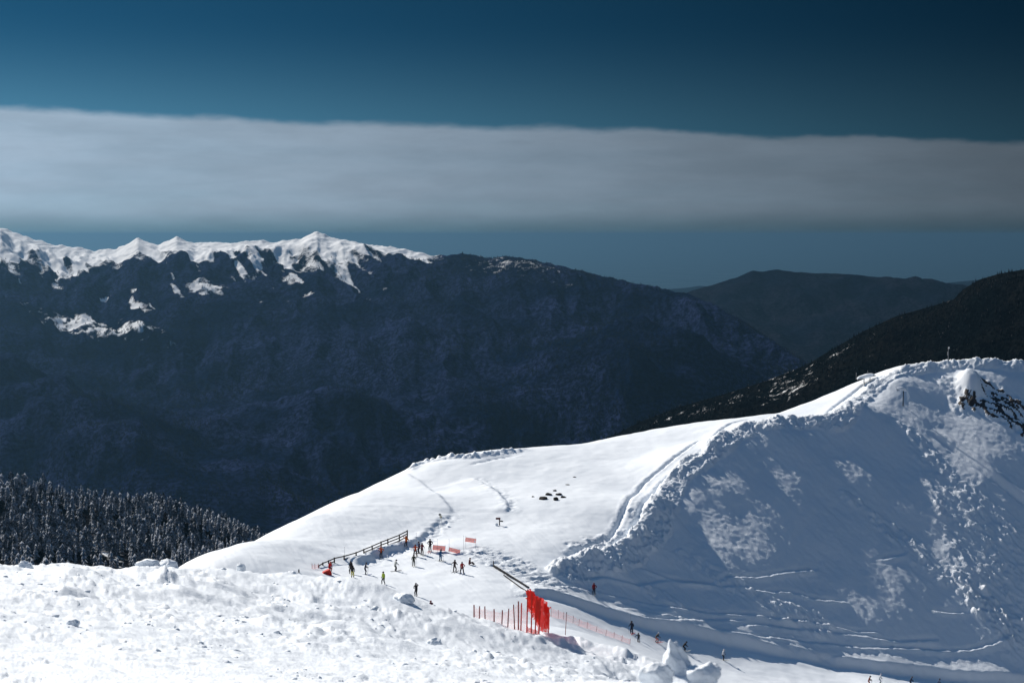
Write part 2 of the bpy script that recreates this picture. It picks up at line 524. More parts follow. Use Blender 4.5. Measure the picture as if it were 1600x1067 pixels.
def near_h(x, y):
    x = np.asarray(x, float); y = np.asarray(y, float)
    sh = x.shape
    x = x.reshape(-1); y = y.reshape(-1)
    z = base_h(x, y)
    rough = np.full(x.shape, 0.25)
    rock = np.zeros(x.shape)
    # ---- broken snow of the foreground slope
    m = y < 175
    if m.any():
        X, Y = x[m], y[m]
        r = np.hypot(X, Y)
        w = 1 - sstep(135, 172, Y)
        s = np.clip(r / 80.0, 0.16, 1.15)
        wx = X + 0.8 * noise2(X / 3.1, Y / 3.1, 41); wy = Y + 0.8 * noise2(X / 3.1, Y / 3.1, 42)
        patch = sstep(-0.25, 0.55, fbm(X / 11.0 + 3, Y / 16.0, 3, 50))
        a = fbm(X / 9.0, Y / 13.0, 3, 11) * 0.42 * s
        lump = np.maximum(0, fbm(wx / 2.3, wy / 2.9, 3, 21)) ** 1.2 * 0.36 * s * (0.25 + patch)
        f1, f2, cid, ox, oy = cells(wx / 1.05, wy / 1.3, 5)
        blk = np.where(cid > 0.66, (cid - 0.6) * 1.5 * np.sqrt(np.clip(1 - (f1 / 0.52) ** 2, 0, 1)), 0) * 0.26 * s * patch
        g1, g2, gid, gx, gy = cells(wx / 0.36, wy / 0.45, 8)
        blk2 = np.where(gid > 0.72, np.sqrt(np.clip(1 - (g1 / 0.5) ** 2, 0, 1)), 0) * 0.09 * np.clip(r / 45, 0.35, 1.0) * sstep(-0.1, 0.5, fbm(X / 6.0, Y / 8.0, 2, 60))
        fine = fbm(wx / 0.55, wy / 0.7, 3, 31) * 0.055 * np.clip(r / 40, 0.4, 1.3)
        # raised lip of ploughed snow along the edge of the slope
        lip = np.exp(-((Y - 84 - 0.35 * np.maximum(X + 14, 0)) / 7.0) ** 2) * (0.25 + 0.55 * sstep(-0.2, 0.5, noise2(X / 7.0, Y / 30.0, 77)))
        z[m] += w * (a + lump + blk + blk2 + fine + lip * 0.8)
        rough[m] = np.maximum(rough[m], 0.4 * w)
    m = y >= 150
    if not m.any():
        return z.reshape(sh), rough.reshape(sh), rock.reshape(sh)
    X, Y = x[m], y[m]
    dz = np.zeros(X.shape); rg = np.full(X.shape, 0.12); rk = np.zeros(X.shape)
    ww = sstep(150, 185, Y)
    dz += ww * (fbm(X / 9, Y / 9, 3, 101) * 0.16 + fbm(X / 1.6, Y / 1.6, 3, 103) * 0.028)
    db, sb, rb, tb = poly_dist(X, Y, BERM)
    dt, st, rt, tt = poly_dist(X, Y, TOE)
    face = (sb < 0) & (st > 0) & (X > 0)
    far = sstep(8.0, 14.0, db)
    # fall-line texture of the shaded face
    fw = np.where(face, sstep(0.0, 3.0, db) * sstep(0.0, 2.0, dt), 0)
    cA, sA = math.cos(math.radians(-52)), math.sin(math.radians(-52))
    U = X * cA + Y * sA; V = -X * sA + Y * cA
    dz += fw * (fbm(U / 5.5, V / 1.5, 3, 111) * 0.09 + fbm(U / 1.2, V / 0.5, 2, 115) * 0.035 + fbm(X / 14, Y / 14, 2, 117) * 0.25)
    dz += fw * fbm(X / 0.75, Y / 0.75, 2, 119) * 0.045
    rg = np.where(fw > 0.2, 0.75, rg)
    for pts, r0, r1 in PATCH:
        q = in_box(X, Y, pts, 16)
        d, s, run, tot = poly_dist(X[q], Y[q], pts)
        rad = r0 + (r1 - r0) * run / tot + 1.2 * fbm(X[q] / 4, Y[q] / 4, 3, 131)
        wq = sstep(0, 0.35, 1 - d / np.maximum(rad, 0.3)) * fw[q]
        uu, vv = U[q], V[q]
        wq = wq * (0.5 + 0.5 * sstep(-0.3, 0.4, fbm(uu / 7.0, vv / 2.2, 2, 150)))
        dz[q] += wq * (fbm(uu / 1.5, vv / 0.6, 3, 141) * 0.29 + np.maximum(0, fbm(uu / 0.8, vv / 0.5, 2, 145)) * 0.25 + 0.25)
        rg[q] = np.maximum(rg[q], wq * 0.9)
    for pts in TRACKS:
        q = in_box(X, Y, pts, 4)
        d, s, run, tot = poly_dist(X[q], Y[q], pts)
        wob = 0.55 + 0.45 * sstep(-0.4, 0.3, noise2(run / 5.0, run * 0 + 0.5, 171))
        e = sstep(0, 3, run) * sstep(0, 3, tot - run) * wob
        sd = d * s
        dz[q] += e * (-0.30 * np.exp(-(sd / 0.35) ** 2) + 0.24 * np.exp(-((sd + 0.75) / 0.45) ** 2))
    for pts in WHEELS:
        q = in_box(X, Y, pts, 3)
        d, s, run, tot = poly_dist(X[q], Y[q], pts)
        e = sstep(0, 2, run) * sstep(0, 2, tot - run)
        dd = d + 0.18 * noise2(X[q] * 1.3, Y[q] * 1.3, 180)
        dz[q] += e * (-0.50 * np.exp(-(dd / 0.30) ** 2) + 0.14 * np.exp(-((d - 0.9) / 0.3) ** 2) * (0.5 + noise2(X[q] / 0.7, Y[q] / 0.7, 181)))
    # ploughed blocks along the edge of the road
    q = db < 6.5
    if q.any():
        xq, yq = X[q], Y[q]
        hw = 2.5 + 0.6 * noise2(rb[q] / 5, rb[q] * 0, 190) - 0.9 * sstep(95, 130, rb[q])
        w = 1 - sstep(hw * 0.75, hw, db[q])
        ax = xq + 0.3 * noise2(xq / 0.8, yq / 0.8, 191); ay = yq + 0.3 * noise2(xq / 0.8, yq / 0.8, 192)
        f1, f2, cid, ox, oy = cells(ax / 1.25, ay / 1.6, 195)
        g1, g2, gid, gx, gy = cells(ax / 0.55, ay / 0.7, 197)
        bl = (0.15 + 0.75 * cid + 0.7 * (ox * (cid - 0.3) - oy * 0.5)) * sstep(0.0, 0.07, f2 - f1) + (gid * 0.3 + 0.35 * (gx - gy)) * sstep(0.0, 0.08, g2 - g1)
        ridge = 0.6 * np.exp(-((sb[q] * db[q] - 1.0) / 1.4) ** 2)
        dz[q] += w * (bl * 0.46 + fbm(xq / 0.6, yq / 0.6, 2, 198) * 0.14 + ridge * (0.6 + 0.8 * sstep(-0.3, 0.4, noise2(rb[q] / 4.0, rb[q] * 0 + 2.2, 199))))
        rg[q] = np.maximum(rg[q], w)
    # cut bank at the toe of the face
    q = dt < 22
    sd = dt[q] * st[q]
    inx = sstep(-2, 6, X[q])
    dz[q] += inx * (1.15 * sstep(0.0, 1.0, sd + 0.25 * noise2(X[q] / 1.5, Y[q] / 1.5, 201)) * np.exp(-np.maximum(sd, 0) / 6.0) - 0.25 * np.exp(-((sd + 0.4) / 0.8) ** 2))
    # banks beside the piste
    for pts, sg, hgt, dec, wid, lum in ((BANK, 1, 0.95, 10, 1.3, 0.22), (BANK2, 1, 0.4, 8, 1.0, 0.03), (BANK3, -1, 0.5, 5, 0.8, 0.18)):
        q = in_box(X, Y, pts, 25)
        d, s, run, tot = poly_dist(X[q], Y[q], pts)
        sd = d * s * sg + (0.5 if pts is BANK else 0.15) * noise2(X[q] / 1.7, Y[q] / 1.7, 211)
        e = sstep(-0.1, 3, run) * sstep(-0.1, 2, tot - run)
        tp = 1 - 0.75 * sstep(0.35, 1.0, run / tot) * (pts is BANK)
        dz[q] += e * tp * hgt * sstep(0, wid, sd) * np.exp(-np.maximum(sd - wid, 0) / dec)
        dz[q] += e * lum * np.exp(-(sd / 1.4) ** 2) * fbm(X[q] / 0.9, Y[q] / 0.9, 3, 213)
    for pts, hgt, wid in ((LIP, 0.9, 1.0), (LIP2, -0.3, 0.5)):
        q = in_box(X, Y, pts, 6)
        d, s, run, tot = poly_dist(X[q], Y[q], pts)
        dz[q] += sstep(0, 3, run) * sstep(0, 8, tot - run) * hgt * np.exp(-(d / wid) ** 2) * (0.8 + 0.6 * fbm(X[q] / 0.9, Y[q] / 0.9, 2, 221))
    for pts, rad, amp in RUB:
        q = in_box(X, Y, pts, 10)
        d, s, run, tot = poly_dist(X[q], Y[q], pts)
        w = 1 - sstep(rad * 0.55, rad, d + fbm(X[q] / 3, Y[q] / 3, 2, 231))
        c2, s2 = math.cos(0.9), math.sin(0.9)
        uu = X[q] * c2 + Y[q] * s2; vv = -X[q] * s2 + Y[q] * c2
        dz[q] += w * amp * (fbm(uu / 2.4, vv / 0.7, 3, 235) + np.maximum(0, fbm(uu / 0.8, vv / 0.6, 2, 239)))
        rg[q] = np.maximum(rg[q], w * 0.9)
    q = in_box(X, Y, STREAK, 5)
    d, s, run, tot = poly_dist(X[q], Y[q], STREAK)
    dz[q] += sstep(0, 6, run) * (-0.7 * np.exp(-(d / 0.7) ** 2) + 0.4 * np.exp(-((d * s - 1.5) / 0.7) ** 2))
    # snow pillar and rocks below the crest at the right
    dz += 3.0 * np.exp(-(((X - PILLAR[0]) / 2.3) ** 2 + ((Y - PILLAR[1]) / 3.2) ** 2) ** 1.5)
    for pts, rad in ((ROCKS, 3.0), (ROCKS2, 3.4)):
        q = in_box(X, Y, pts, 8)
        d, s, run, tot = poly_dist(X[q], Y[q], pts)
        w = (1 - sstep(rad * 0.4, rad, d)) * np.where(face[q], 1, 0)
        n = ridged(U[q] / 3.0, V[q] / 1.7, 4, 251)
        rk[q] = np.maximum(rk[q], w * sstep(0.85, 1.2, n + 0.15 * noise2(X[q] / 0.5, Y[q] / 0.5, 9)))
        dz[q] += w * (n * 0.6 - 0.3)
    # ski scratches on the flat
    flat = np.where((X < 12) & (Y > 185) & (Y < 262), 1.0, 0.0) * ww
    dz += flat * (fbm(X / 0.5 + Y / 1.4, Y / 7.0 - X / 9.0, 2, 261) * 0.022)
    z[m] += dz
    rough[m] = np.maximum(rg, rough[m] * (1 - ww))
    rock[m] = rk
    return z.reshape(sh), rough.reshape(sh), rock.reshape(sh)


def ground(x, y):
    return float(near_h(np.array([float(x)]), np.array([float(y)]))[0][0])


def spot(px, py, lo=150.0, hi=372.0):
    """ground point (x, y, z) seen at a pixel"""
    q = cast(px, py, lambda a, b: near_h(a, b)[0], lo, hi, 500)
    return np.array((q[0], q[1], ground(*q)))


def build_near():
    tx = np.concatenate((np.linspace(-1.0, -0.345, 45)[:-1], np.linspace(-0.345, 0.345, 820), np.linspace(0.345, 1.0, 45)[1:]))
    rows = [6.0]
    while rows[-1] < 470:
        y = rows[-1]
        rows.append(y + (y * 0.0072 if y < 118 else 0.85 if y < 150 else 0.7 if y < 200 else 0.33 if y < 222 else 0.27 if y < 366 else 2.2))
    rows = np.array(rows)
    split = int(np.searchsorted(rows, 165))
    Y = np.repeat(rows[:, None], len(tx), 1)
    X = tx[None, :] * Y
    Z, R, K = near_h(X, Y)
    a = grid_obj('snow_slope', X[:split + 1], Y[:split + 1], Z[:split + 1], SNOW, {'rough': R[:split + 1], 'rock': K[:split + 1]})
    tag(a, 'churned white snow slope in the foreground', None, None, 'structure')
    b = grid_obj('snow_ridge', X[split:], Y[split:], Z[split:], SNOW, {'rough': R[split:], 'rock': K[split:]})
    tag(b, 'groomed snow ridge with sunlit top and shaded steep face', None, None, 'structure')
    # ground under and behind the camera
    bx = np.linspace(-70, 70, 71); by = np.linspace(-60, 6.0, 34)
    BX, BY = np.meshgrid(bx, by)
    c = grid_obj('snow_slope_behind', BX * (1 - 0.914 * sstep(-40, 6, BY)), BY, base_h(BX * (1 - 0.914 * sstep(-40, 6, BY)), BY), SNOW)
    tag(c, 'snow slope behind the viewpoint', None, None, 'structure')


build_near()
# ------------------------------------------------------------------ far terrain
VALLEY = -1400.0


def interp_poly(table, px):
    t = np.array(table, float)
    return [np.interp(px, t[:, 0], t[:, k]) for k in range(1, t.shape[1])]


def mountain_material(name, snow_lo, snow_hi, forest_a, forest_b, tree_scale, scree=(0.10, 0.095, 0.09), bump=8.0):
    m, nt, b = new_mat(name)
    geo = N(nt, 'ShaderNodeNewGeometry')
    at = N(nt, 'ShaderNodeAttribute'); at.attribute_name = 'snow'
    n1 = N(nt, 'ShaderNodeTexNoise'); n1.inputs['Scale'].default_value = 1.0 / tree_scale; n1.inputs['Detail'].default_value = 3; n1.inputs['Roughness'].default_value = 0.7
    n2 = N(nt, 'ShaderNodeTexNoise'); n2.inputs['Scale'].default_value = 1.0 / (tree_scale * 18); n2.inputs['Detail'].default_value = 5
    n3 = N(nt, 'ShaderNodeTexNoise'); n3.inputs['Scale'].default_value = 1.0 / (tree_scale * 3.5); n3.inputs['Detail'].default_value = 6; n3.inputs['Roughness'].default_value = 0.65
    for n in (n1, n2, n3):
        L(nt, geo.outputs['Position'], n.inputs['Vector'])
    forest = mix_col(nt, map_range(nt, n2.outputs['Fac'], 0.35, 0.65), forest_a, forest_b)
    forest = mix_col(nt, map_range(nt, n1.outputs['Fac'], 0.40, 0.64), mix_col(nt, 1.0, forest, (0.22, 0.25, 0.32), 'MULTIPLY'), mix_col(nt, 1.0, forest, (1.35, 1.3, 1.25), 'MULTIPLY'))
    # snow where the attribute says so, broken up by tree-sized noise
    v = math_node(nt, 'ADD', at.outputs['Fac'], math_node(nt, 'ADD', math_node(nt, 'MULTIPLY_ADD', n3.outputs['Fac'], 1.3, -0.65),
                  math_node(nt, 'MULTIPLY_ADD', n1.outputs['Fac'], 0.7, -0.35)))
    sf = map_range(nt, v, snow_lo, snow_hi)
    snowc = mix_col(nt, n3.outputs['Fac'], (0.80, 0.83, 0.86), (0.90, 0.91, 0.92))
    L(nt, mix_col(nt, sf, forest, snowc), b.inputs['Base Color'])
    b.inputs['Roughness'].default_value = 0.85
    b.inputs['Specular IOR Level'].default_value = 0.0
    bp = N(nt, 'ShaderNodeBump'); bp.inputs['Distance'].default_value = bump; bp.inputs['Strength'].default_value = 0.8
    hh = math_node(nt, 'MULTIPLY', n1.outputs['Fac'], map_range(nt, sf, 0.0, 1.0, 1.0, 0.15))
    L(nt, math_node(nt, 'ADD', hh, math_node(nt, 'MULTIPLY', n3.outputs['Fac'], 0.8)), bp.inputs['Height'])
    L(nt, bp.outputs[0], b.inputs['Normal'])
    return m


def ruled(name, crest, foot, nu, nv, mat, power, disp, snowf, label, back=1500.0, px_range=None, kind='structure'):
    """mountain side between a crest line and a foot line, with a back slope behind the crest"""
    a = np.array(crest, float)
    px = np.linspace(a[0, 0], a[-1, 0], nu)
    cy, cd = interp_poly(crest, px)
    cx, cz = ray(px, cy); C = np.stack((cx * cd, cd, cz * cd), -1)
    fd, fz = interp_poly(foot, px)
    fx, _ = ray(px, cy); Ft = np.stack((fx * fd, fd, fz), -1)
    v = np.linspace(0, 1, nv) ** 1.15
    V = v[:, None] * np.ones((1, nu))
    X = C[None, :, 0] + (Ft - C)[None, :, 0] * V
    Y = C[None, :, 1] + (Ft - C)[None, :, 1] * V
    Z = C[None, :, 2] + (Ft - C)[None, :, 2] * (1 - (1 - V) ** power)
    dz = disp(X, Y, V, px[None, :] * np.ones_like(V))
    Z = Z + dz
    snow = snowf(X, Y, Z, V, px[None, :] * np.ones_like(V), dz)
    # back slope
    bk = np.array((1.0, 0.55, 0.2))[:, None]
    BX = C[None, :, 0] * (1 + bk * back / C[None, :, 1]); BY = C[None, :, 1] + bk * back
    BZ = C[None, :, 2] - (bk ** 0.9) * back * 0.75
    X = np.vstack((BX, X)); Y = np.vstack((BY, Y)); Z = np.vstack((BZ, Z)); snow = np.vstack((np.repeat(snow[:1], 3, 0), snow))
    o = grid_obj(name, X, Y, Z, mat, {'snow': snow})
    tag(o, label, None, None, kind)
    return o, (X, Y, Z)


# the snow-capped range across the valley
R1C = [(-420, 352, 11500), (-100, 352, 11500), (0, 357, 11500), (40, 372, 11400), (90, 385, 11400), (150, 392, 11400), (182, 391, 11400), (215, 374, 11300), (232, 379, 11300), (247, 384, 11300), (262, 377, 11300), (275, 372, 11300),
       (290, 377, 11300), (305, 382, 11300), (330, 379, 11300), (365, 382, 11200), (400, 378, 11200), (440, 379, 11200), (470, 376, 11200), (482, 369, 11200), (495, 364, 11200), (508, 369, 11200), (525, 375, 11200), (560, 381, 11100),
       (600, 386, 11000), (640, 393, 10900), (680, 402, 10800), (720, 398, 10700), (760, 405, 10600), (800, 403, 10500), (850, 411, 10300), (900, 424, 10100), (950, 436, 9900), (1000, 445, 9700),
       (1060, 458, 9400), (1100, 470, 9200), (1150, 497, 9000), (1200, 530, 8800), (1240, 556, 8600), (1300, 590, 8300), (1400, 640, 8000)]
R1F = [(-420, 5600, -1240), (0, 5600, -1240), (700, 5600, -1260), (1000, 5900, -1350), (1200, 6800, VALLEY), (1400, 7500, VALLEY)]


def r1_disp(X, Y, V, PX):
    w = sstep(0.0, 0.07, V) * (1 - 0.85 * sstep(0.7, 1.0, V))
    wx = X + 160 * noise2(X / 900, Y / 900, 301); wy = Y + 160 * noise2(X / 900, Y / 900, 302)
    spur = ridged((wx * 0.9 + 0.5 * wy) / 900, (wy - 0.5 * wx) / 1900, 4, 305) * 60
    big = fbm(X / 2600 + 3.1, Y / 2600, 3, 311) * 240 * sstep(0.12, 0.45, V)
    small = ridged((wx + 0.35 * wy) / 230, (wy - 0.35 * wx) / 760, 4, 315) * 30 * (1 - 0.25 * sstep(0.15, 0.35, V)) + fbm(X / 70, Y / 70, 2, 318) * 6
    # two long spurs running down to the right in front of the range
    sp = 0
    for x0, y0, x1, y1, h, r in ((-2600, 8200, -1050, 6300, 190, 420), (-900, 7700, 60, 6300, 120, 330), (700, 8600, 1300, 7000, 150, 420), (-3300, 7000, -1700, 5800, 140, 400)):
        d, s, run, tot = poly_dist(X, Y, [(x0, y0), (x1, y1)])
        sp = sp + h * np.exp(-(d / r) ** 2) * (0.8 + 0.3 * noise2(X / 300, Y / 300, 321))
    crest = ridged(X / 140, Y / 260, 4, 325) * 9 * (1 - sstep(0.0, 0.08, V))
    return w * (spur * (0.65 + 0.25 * sstep(0.12, 0.3, V)) + big + small + 1.5 * sp * sstep(0.15, 0.4, V)) + crest


def r1_snow(X, Y, Z, V, PX, dz):
    # snow line drops on the left, runs out at the right where the ridge dips below it
    line = np.interp(PX, [-400, 0, 120, 260, 330, 420, 500, 560, 640, 690, 760, 1400], [0.24, 0.23, 0.22, 0.24, 0.21, 0.18, 0.21, 0.18, 0.13, 0.05, -0.12, -0.4])
    s = (line - V) / 0.11 + 0.5 * fbm(X / 160, Y / 220, 4, 333) * sstep(0.3, 0.9, V / np.maximum(line, 0.01)) + 0.95 * sstep(0.7, 1.25, ridged((X + 0.45 * Y) / 300, (Y - 0.45 * X) / 2600, 3, 335)) * (1 - sstep(0.2, 0.42, V))* sstep(-0.02, 0.08, line)
    s = s - 0.011 * dz * sstep(0.02, 0.08, V) * np.where(V < 0.3, 1, 0)
    rocky = sstep(0.75, 1.25, ridged((X + 0.5 * Y) / 240, (Y - 0.4 * X) / 420, 4, 337)) * sstep(0.2, 0.9, V / np.maximum(line, 0.01))
    s = np.clip(s, -0.35, 1.6) - 0.7 * rocky
    s = np.maximum(s, -0.35 + 0.42 * sstep(-0.1, 0.6, fbm(X / 500, Y / 500, 3, 343)) * (1 - sstep(0.3, 0.55, V)) * (1 - 0.6 * sstep(700, 1000, PX)))
    # clearings on the left flank
    for cx, v0, rx, rv, k in ((120, 0.285, 60, 0.03, 1.0), (185, 0.315, 75, 0.022, 1.0), (320, 0.205, 32, 0.022, 1.15), (45, 0.265, 60, 0.035, 0.35), (30, 0.20, 80, 0.03, 0.25), (440, 0.25, 30, 0.02, 0.35), (265, 0.345, 22, 0.012, 0.55)):
        e = np.exp(-((PX - cx - (V - v0) * 500) / rx) ** 2 - ((V - v0) / rv) ** 2)
        s = np.maximum(s, k * e * 1.25 - 0.35 + 0.5 * fbm(PX / 14, V * 110, 3, 331) * sstep(0.02, 0.3, e))
    # dusting between the trees on the upper ridge at the right
    dust = 0.42 * np.exp(-((PX - 800) / 110) ** 2 - ((V - 0.05) / 0.07) ** 2)
    s = np.maximum(s, dust)
    return s


M1 = mountain_material('range_ground', 0.34, 0.74, (0.002, 0.007, 0.026), (0.017, 0.027, 0.072), 22.0, bump=11.0)  # forest tones carry painted-in haze blue on top of the air volume
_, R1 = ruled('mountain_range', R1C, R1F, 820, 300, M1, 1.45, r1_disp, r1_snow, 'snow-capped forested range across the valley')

# the darker mountain at the mouth of the valley
R2C = [(900, 520, 13500), (1000, 486, 13500), (1040, 470, 13500), (1080, 455, 13500), (1110, 447, 13500), (1150, 434, 13500), (1175, 424, 13500), (1195, 425, 13500), (1215, 421, 13500), (1240, 426, 13500), (1290, 428, 13500), (1340, 430, 13500),
       (1390, 437, 13400), (1430, 440, 13400), (1470, 446, 13300), (1510, 458, 13200), (1580, 475, 13000), (1800, 520, 13000)]
R2F = [(900, 10200, VALLEY), (1800, 10200, VALLEY)]


def r2_disp(X, Y, V, PX):
    w = sstep(0.0, 0.1, V) * (1 - 0.8 * sstep(0.75, 1.0, V))
    return w * (ridged(X / 900 + Y / 2500, Y / 2600, 4, 341) * 85 + fbm(X / 300, Y / 300, 3, 345) * 30 + fbm(X / 2600, Y / 2600, 2, 347) * 130) + ridged(X / 200, Y / 200, 2, 349) * 5 * (1 - sstep(0, 0.1, V))


def r2_snow(X, Y, Z, V, PX, dz):
    return np.clip(0.30 * np.exp(-((PX - 1190) / 40) ** 2 - ((V - 0.22) / 0.13) ** 2) + 0.05 * noise2(PX / 9, V * 20, 351) - 0.1, -0.3, 1)


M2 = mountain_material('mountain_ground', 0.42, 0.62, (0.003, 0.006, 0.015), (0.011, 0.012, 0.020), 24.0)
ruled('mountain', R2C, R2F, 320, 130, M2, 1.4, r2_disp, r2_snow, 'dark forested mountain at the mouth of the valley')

# the nearer dark wooded slope behind the ridge at the right
R3C = [(760, 800, 4700), (880, 722, 4600), (950, 684, 4500), (1000, 659, 4450), (1060, 636, 4400), (1130, 616, 4350), (1200, 594, 4300), (1260, 570, 4250), (1300, 546, 4200), (1350, 517, 4150), (1400, 494, 4100), (1450, 480, 4050), (1490, 468, 4000),
       (1505, 452, 4000), (1530, 437, 4000), (1560, 428, 3950), (1600, 421, 3900), (1700, 404, 3850), (1900, 385, 3800), (2100, 380, 3800)]
R3F = [(760, 2500, -900), (1300, 2200, -800), (2100, 2000, -620)]


def r3_disp(X, Y, V, PX):
    w = sstep(0.0, 0.12, V)
    return w * (ridged(X / 420 + Y / 900, Y / 1300, 4, 361) * 34 + fbm(X / 120, Y / 120, 3, 365) * 9)


def r3_snow(X, Y, Z, V, PX, dz):
    s = 0.25 + 0.30 * noise2(PX / 60, V * 14, 371) - 0.006 * dz
    s = s + 0.45 * np.exp(-((PX - 1230) / 130) ** 2 - ((V - 0.07) / 0.08) ** 2)
    return np.clip(s * 0.6, -0.2, 0.42)


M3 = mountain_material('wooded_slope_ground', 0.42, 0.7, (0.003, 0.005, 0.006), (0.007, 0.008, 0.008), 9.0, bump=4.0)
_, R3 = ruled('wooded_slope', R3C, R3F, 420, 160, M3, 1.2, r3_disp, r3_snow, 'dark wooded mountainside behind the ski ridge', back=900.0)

# the spruce-covered shoulder at the lower left
R4C = [(-420, 742, 2350), (-200, 745, 2350), (0, 757, 2350), (60, 763, 2350), (110, 776, 2350), (200, 788, 2370), (260, 791, 2380), (300, 808, 2400), (360, 825, 2420), (420, 848, 2450), (480, 870, 2470), (560, 900, 2500), (640, 935, 2500)]
R4F = [(-420, 1350, -360), (640, 1500, -440)]


def r4_disp(X, Y, V, PX):
    return sstep(0, 0.15, V) * (fbm(X / 180, Y / 260, 3, 381) * 14)


def r4_snow(X, Y, Z, V, PX, dz):
    e = np.exp(-((PX - 145 - (V - 0.3) * 260) / 14) ** 2) * sstep(0.2, 0.3, V) * (1 - sstep(0.45, 0.6, V))
    return np.clip(0.32 + 0.2 * noise2(X / 40, Y / 60, 391) + 0.25 * e, 0, 1)


M4 = mountain_material('spruce_hill_ground', 0.45, 0.75, (0.009, 0.010, 0.011), (0.016, 0.015, 0.016), 7.0, bump=3.0)
_, R4 = ruled('wooded_hill', R4C, R4F, 260, 130, M4, 1.1, r4_disp, r4_snow, 'shoulder of hill under the spruce forest', back=700.0)

# low coast hills far out
R5C = [(1030, 453, 30000), (1070, 450, 30000), (1095, 446.5, 30000), (1130, 451, 30000), (1220, 455, 30000), (1330, 452, 29000), (1400, 446, 28000), (1430, 440, 28000), (1470, 443, 28000), (1500, 440, 28000), (1540, 436, 28000), (1600, 440, 28000), (1800, 446, 28000), (2000, 460, 28000)]
R5F = [(1030, 25000, -2185), (2000, 24000, -2185)]
ruled('coast_hills', R5C, R5F, 160, 30, M2, 1.2, lambda X, Y, V, PX: sstep(0, 0.2, V) * fbm(X / 1500, Y / 1500, 3, 395) * 60 * (1 - V), lambda X, Y, Z, V, PX, dz: V * 0 - 0.3,
      'low hazy hills on the coast', back=2500.0)

# valley floor
vx = np.linspace(-9000, 9000, 140); vy = np.linspace(-2500, 15500, 140)
VX, VY = np.meshgrid(vx, vy)
VZ = VALLEY - 25 + fbm(VX / 2300, VY / 2300, 3, 401) * 60
tag(grid_obj('valley_floor', VX, VY, VZ, M2, {'snow': VX * 0 - 0.3}), 'wooded valley floor', None, None, 'structure')

# sea
msea, nt, bs = new_mat('sea_water')
bs.inputs['Base Color'].default_value = (0.012, 0.035, 0.045, 1)
bs.inputs['Roughness'].default_value = 0.35
bs.inputs['IOR'].default_value = 1.33
geo = N(nt, 'ShaderNodeNewGeometry')
mp = N(nt, 'ShaderNodeMapping'); mp.inputs['Scale'].default_value = (0.0004, 0.0011, 1)
L(nt, geo.outputs['Position'], mp.inputs[0])
nn = N(nt, 'ShaderNodeTexNoise'); nn.inputs['Scale'].default_value = 1.0; nn.inputs['Detail'].default_value = 6
L(nt, mp.outputs[0], nn.inputs['Vector'])
L(nt, map_range(nt, nn.outputs['Fac'], 0.3, 0.7, 0.28, 0.5), bs.inputs['Roughness'])
SEA = -2190.0
sea = mesh_obj('sea', [(-300000, -4000, SEA), (300000, -4000, SEA), (300000, 600000, SEA), (-300000, 600000, SEA)], [(0, 1, 2, 3)], msea)
tag(sea, 'distant hazy sea up to the horizon', None, None, 'structure')

# the air: one even box of haze round everything
hz = bpy.data.materials.new('haze_air'); hz.use_nodes = True
nt = hz.node_tree; nt.nodes.clear()
ho = N(nt, 'ShaderNodeOutputMaterial'); pv = N(nt, 'ShaderNodeVolumePrincipled')
pv.inputs['Color'].default_value = (0.096, 0.213, 0.335, 1)
pv.inputs['Density'].default_value = 2.3e-5
pv.inputs['Anisotropy'].default_value = 0.6
L(nt, pv.outputs[0], ho.inputs['Volume'])
x0, x1, y0, y1, z0, z1 = -302000, 302000, -6000, 602000, SEA - 1.0, 60.0
hv = [(x, y, z) for z in (z0, z1) for y in (y0, y1) for x in (x0, x1)]
haze = mesh_obj('haze', hv, [(0, 2, 3, 1), (4, 5, 7, 6), (0, 1, 5, 4), (2, 6, 7, 3), (0, 4, 6, 2), (1, 3, 7, 5)], hz)
tag(haze, 'thin blue mountain haze filling the valley air', None, None, 'stuff')

# ------------------------------------------------------------------ forests
def tree_material(name, dark, light, dust):
    m, nt, b = new_mat(name)
    geo = N(nt, 'ShaderNodeNewGeometry')
    sp = N(nt, 'ShaderNodeSeparateXYZ'); L(nt, geo.outputs['Normal'], sp.inputs[0])
    n1 = N(nt, 'ShaderNodeTexNoise'); n1.inputs['Scale'].default_value = 0.55; n1.inputs['Detail'].default_value = 4
    n2 = N(nt, 'ShaderNodeTexNoise'); n2.inputs['Scale'].default_value = 0.05; n2.inputs['Detail'].default_value = 2
    L(nt, geo.outputs['Position'], n1.inputs['Vector']); L(nt, geo.outputs['Position'], n2.inputs['Vector'])
    base = mix_col(nt, n2.outputs['Fac'], dark, light)
    f = math_node(nt, 'ADD', math_node(nt, 'MULTIPLY', sp.outputs[2], 0.35), math_node(nt, 'ADD', n1.outputs['Fac'], math_node(nt, 'MULTIPLY_ADD', n2.outputs['Fac'], 0.5, -0.25)))
    L(nt, mix_col(nt, map_range(nt, f, dust, dust + 0.35), base, (0.40, 0.43, 0.48)), b.inputs['Base Color'])
    b.inputs['Roughness'].default_value = 0.9
    b.inputs['Specular IOR Level'].default_value = 0.0
    return m


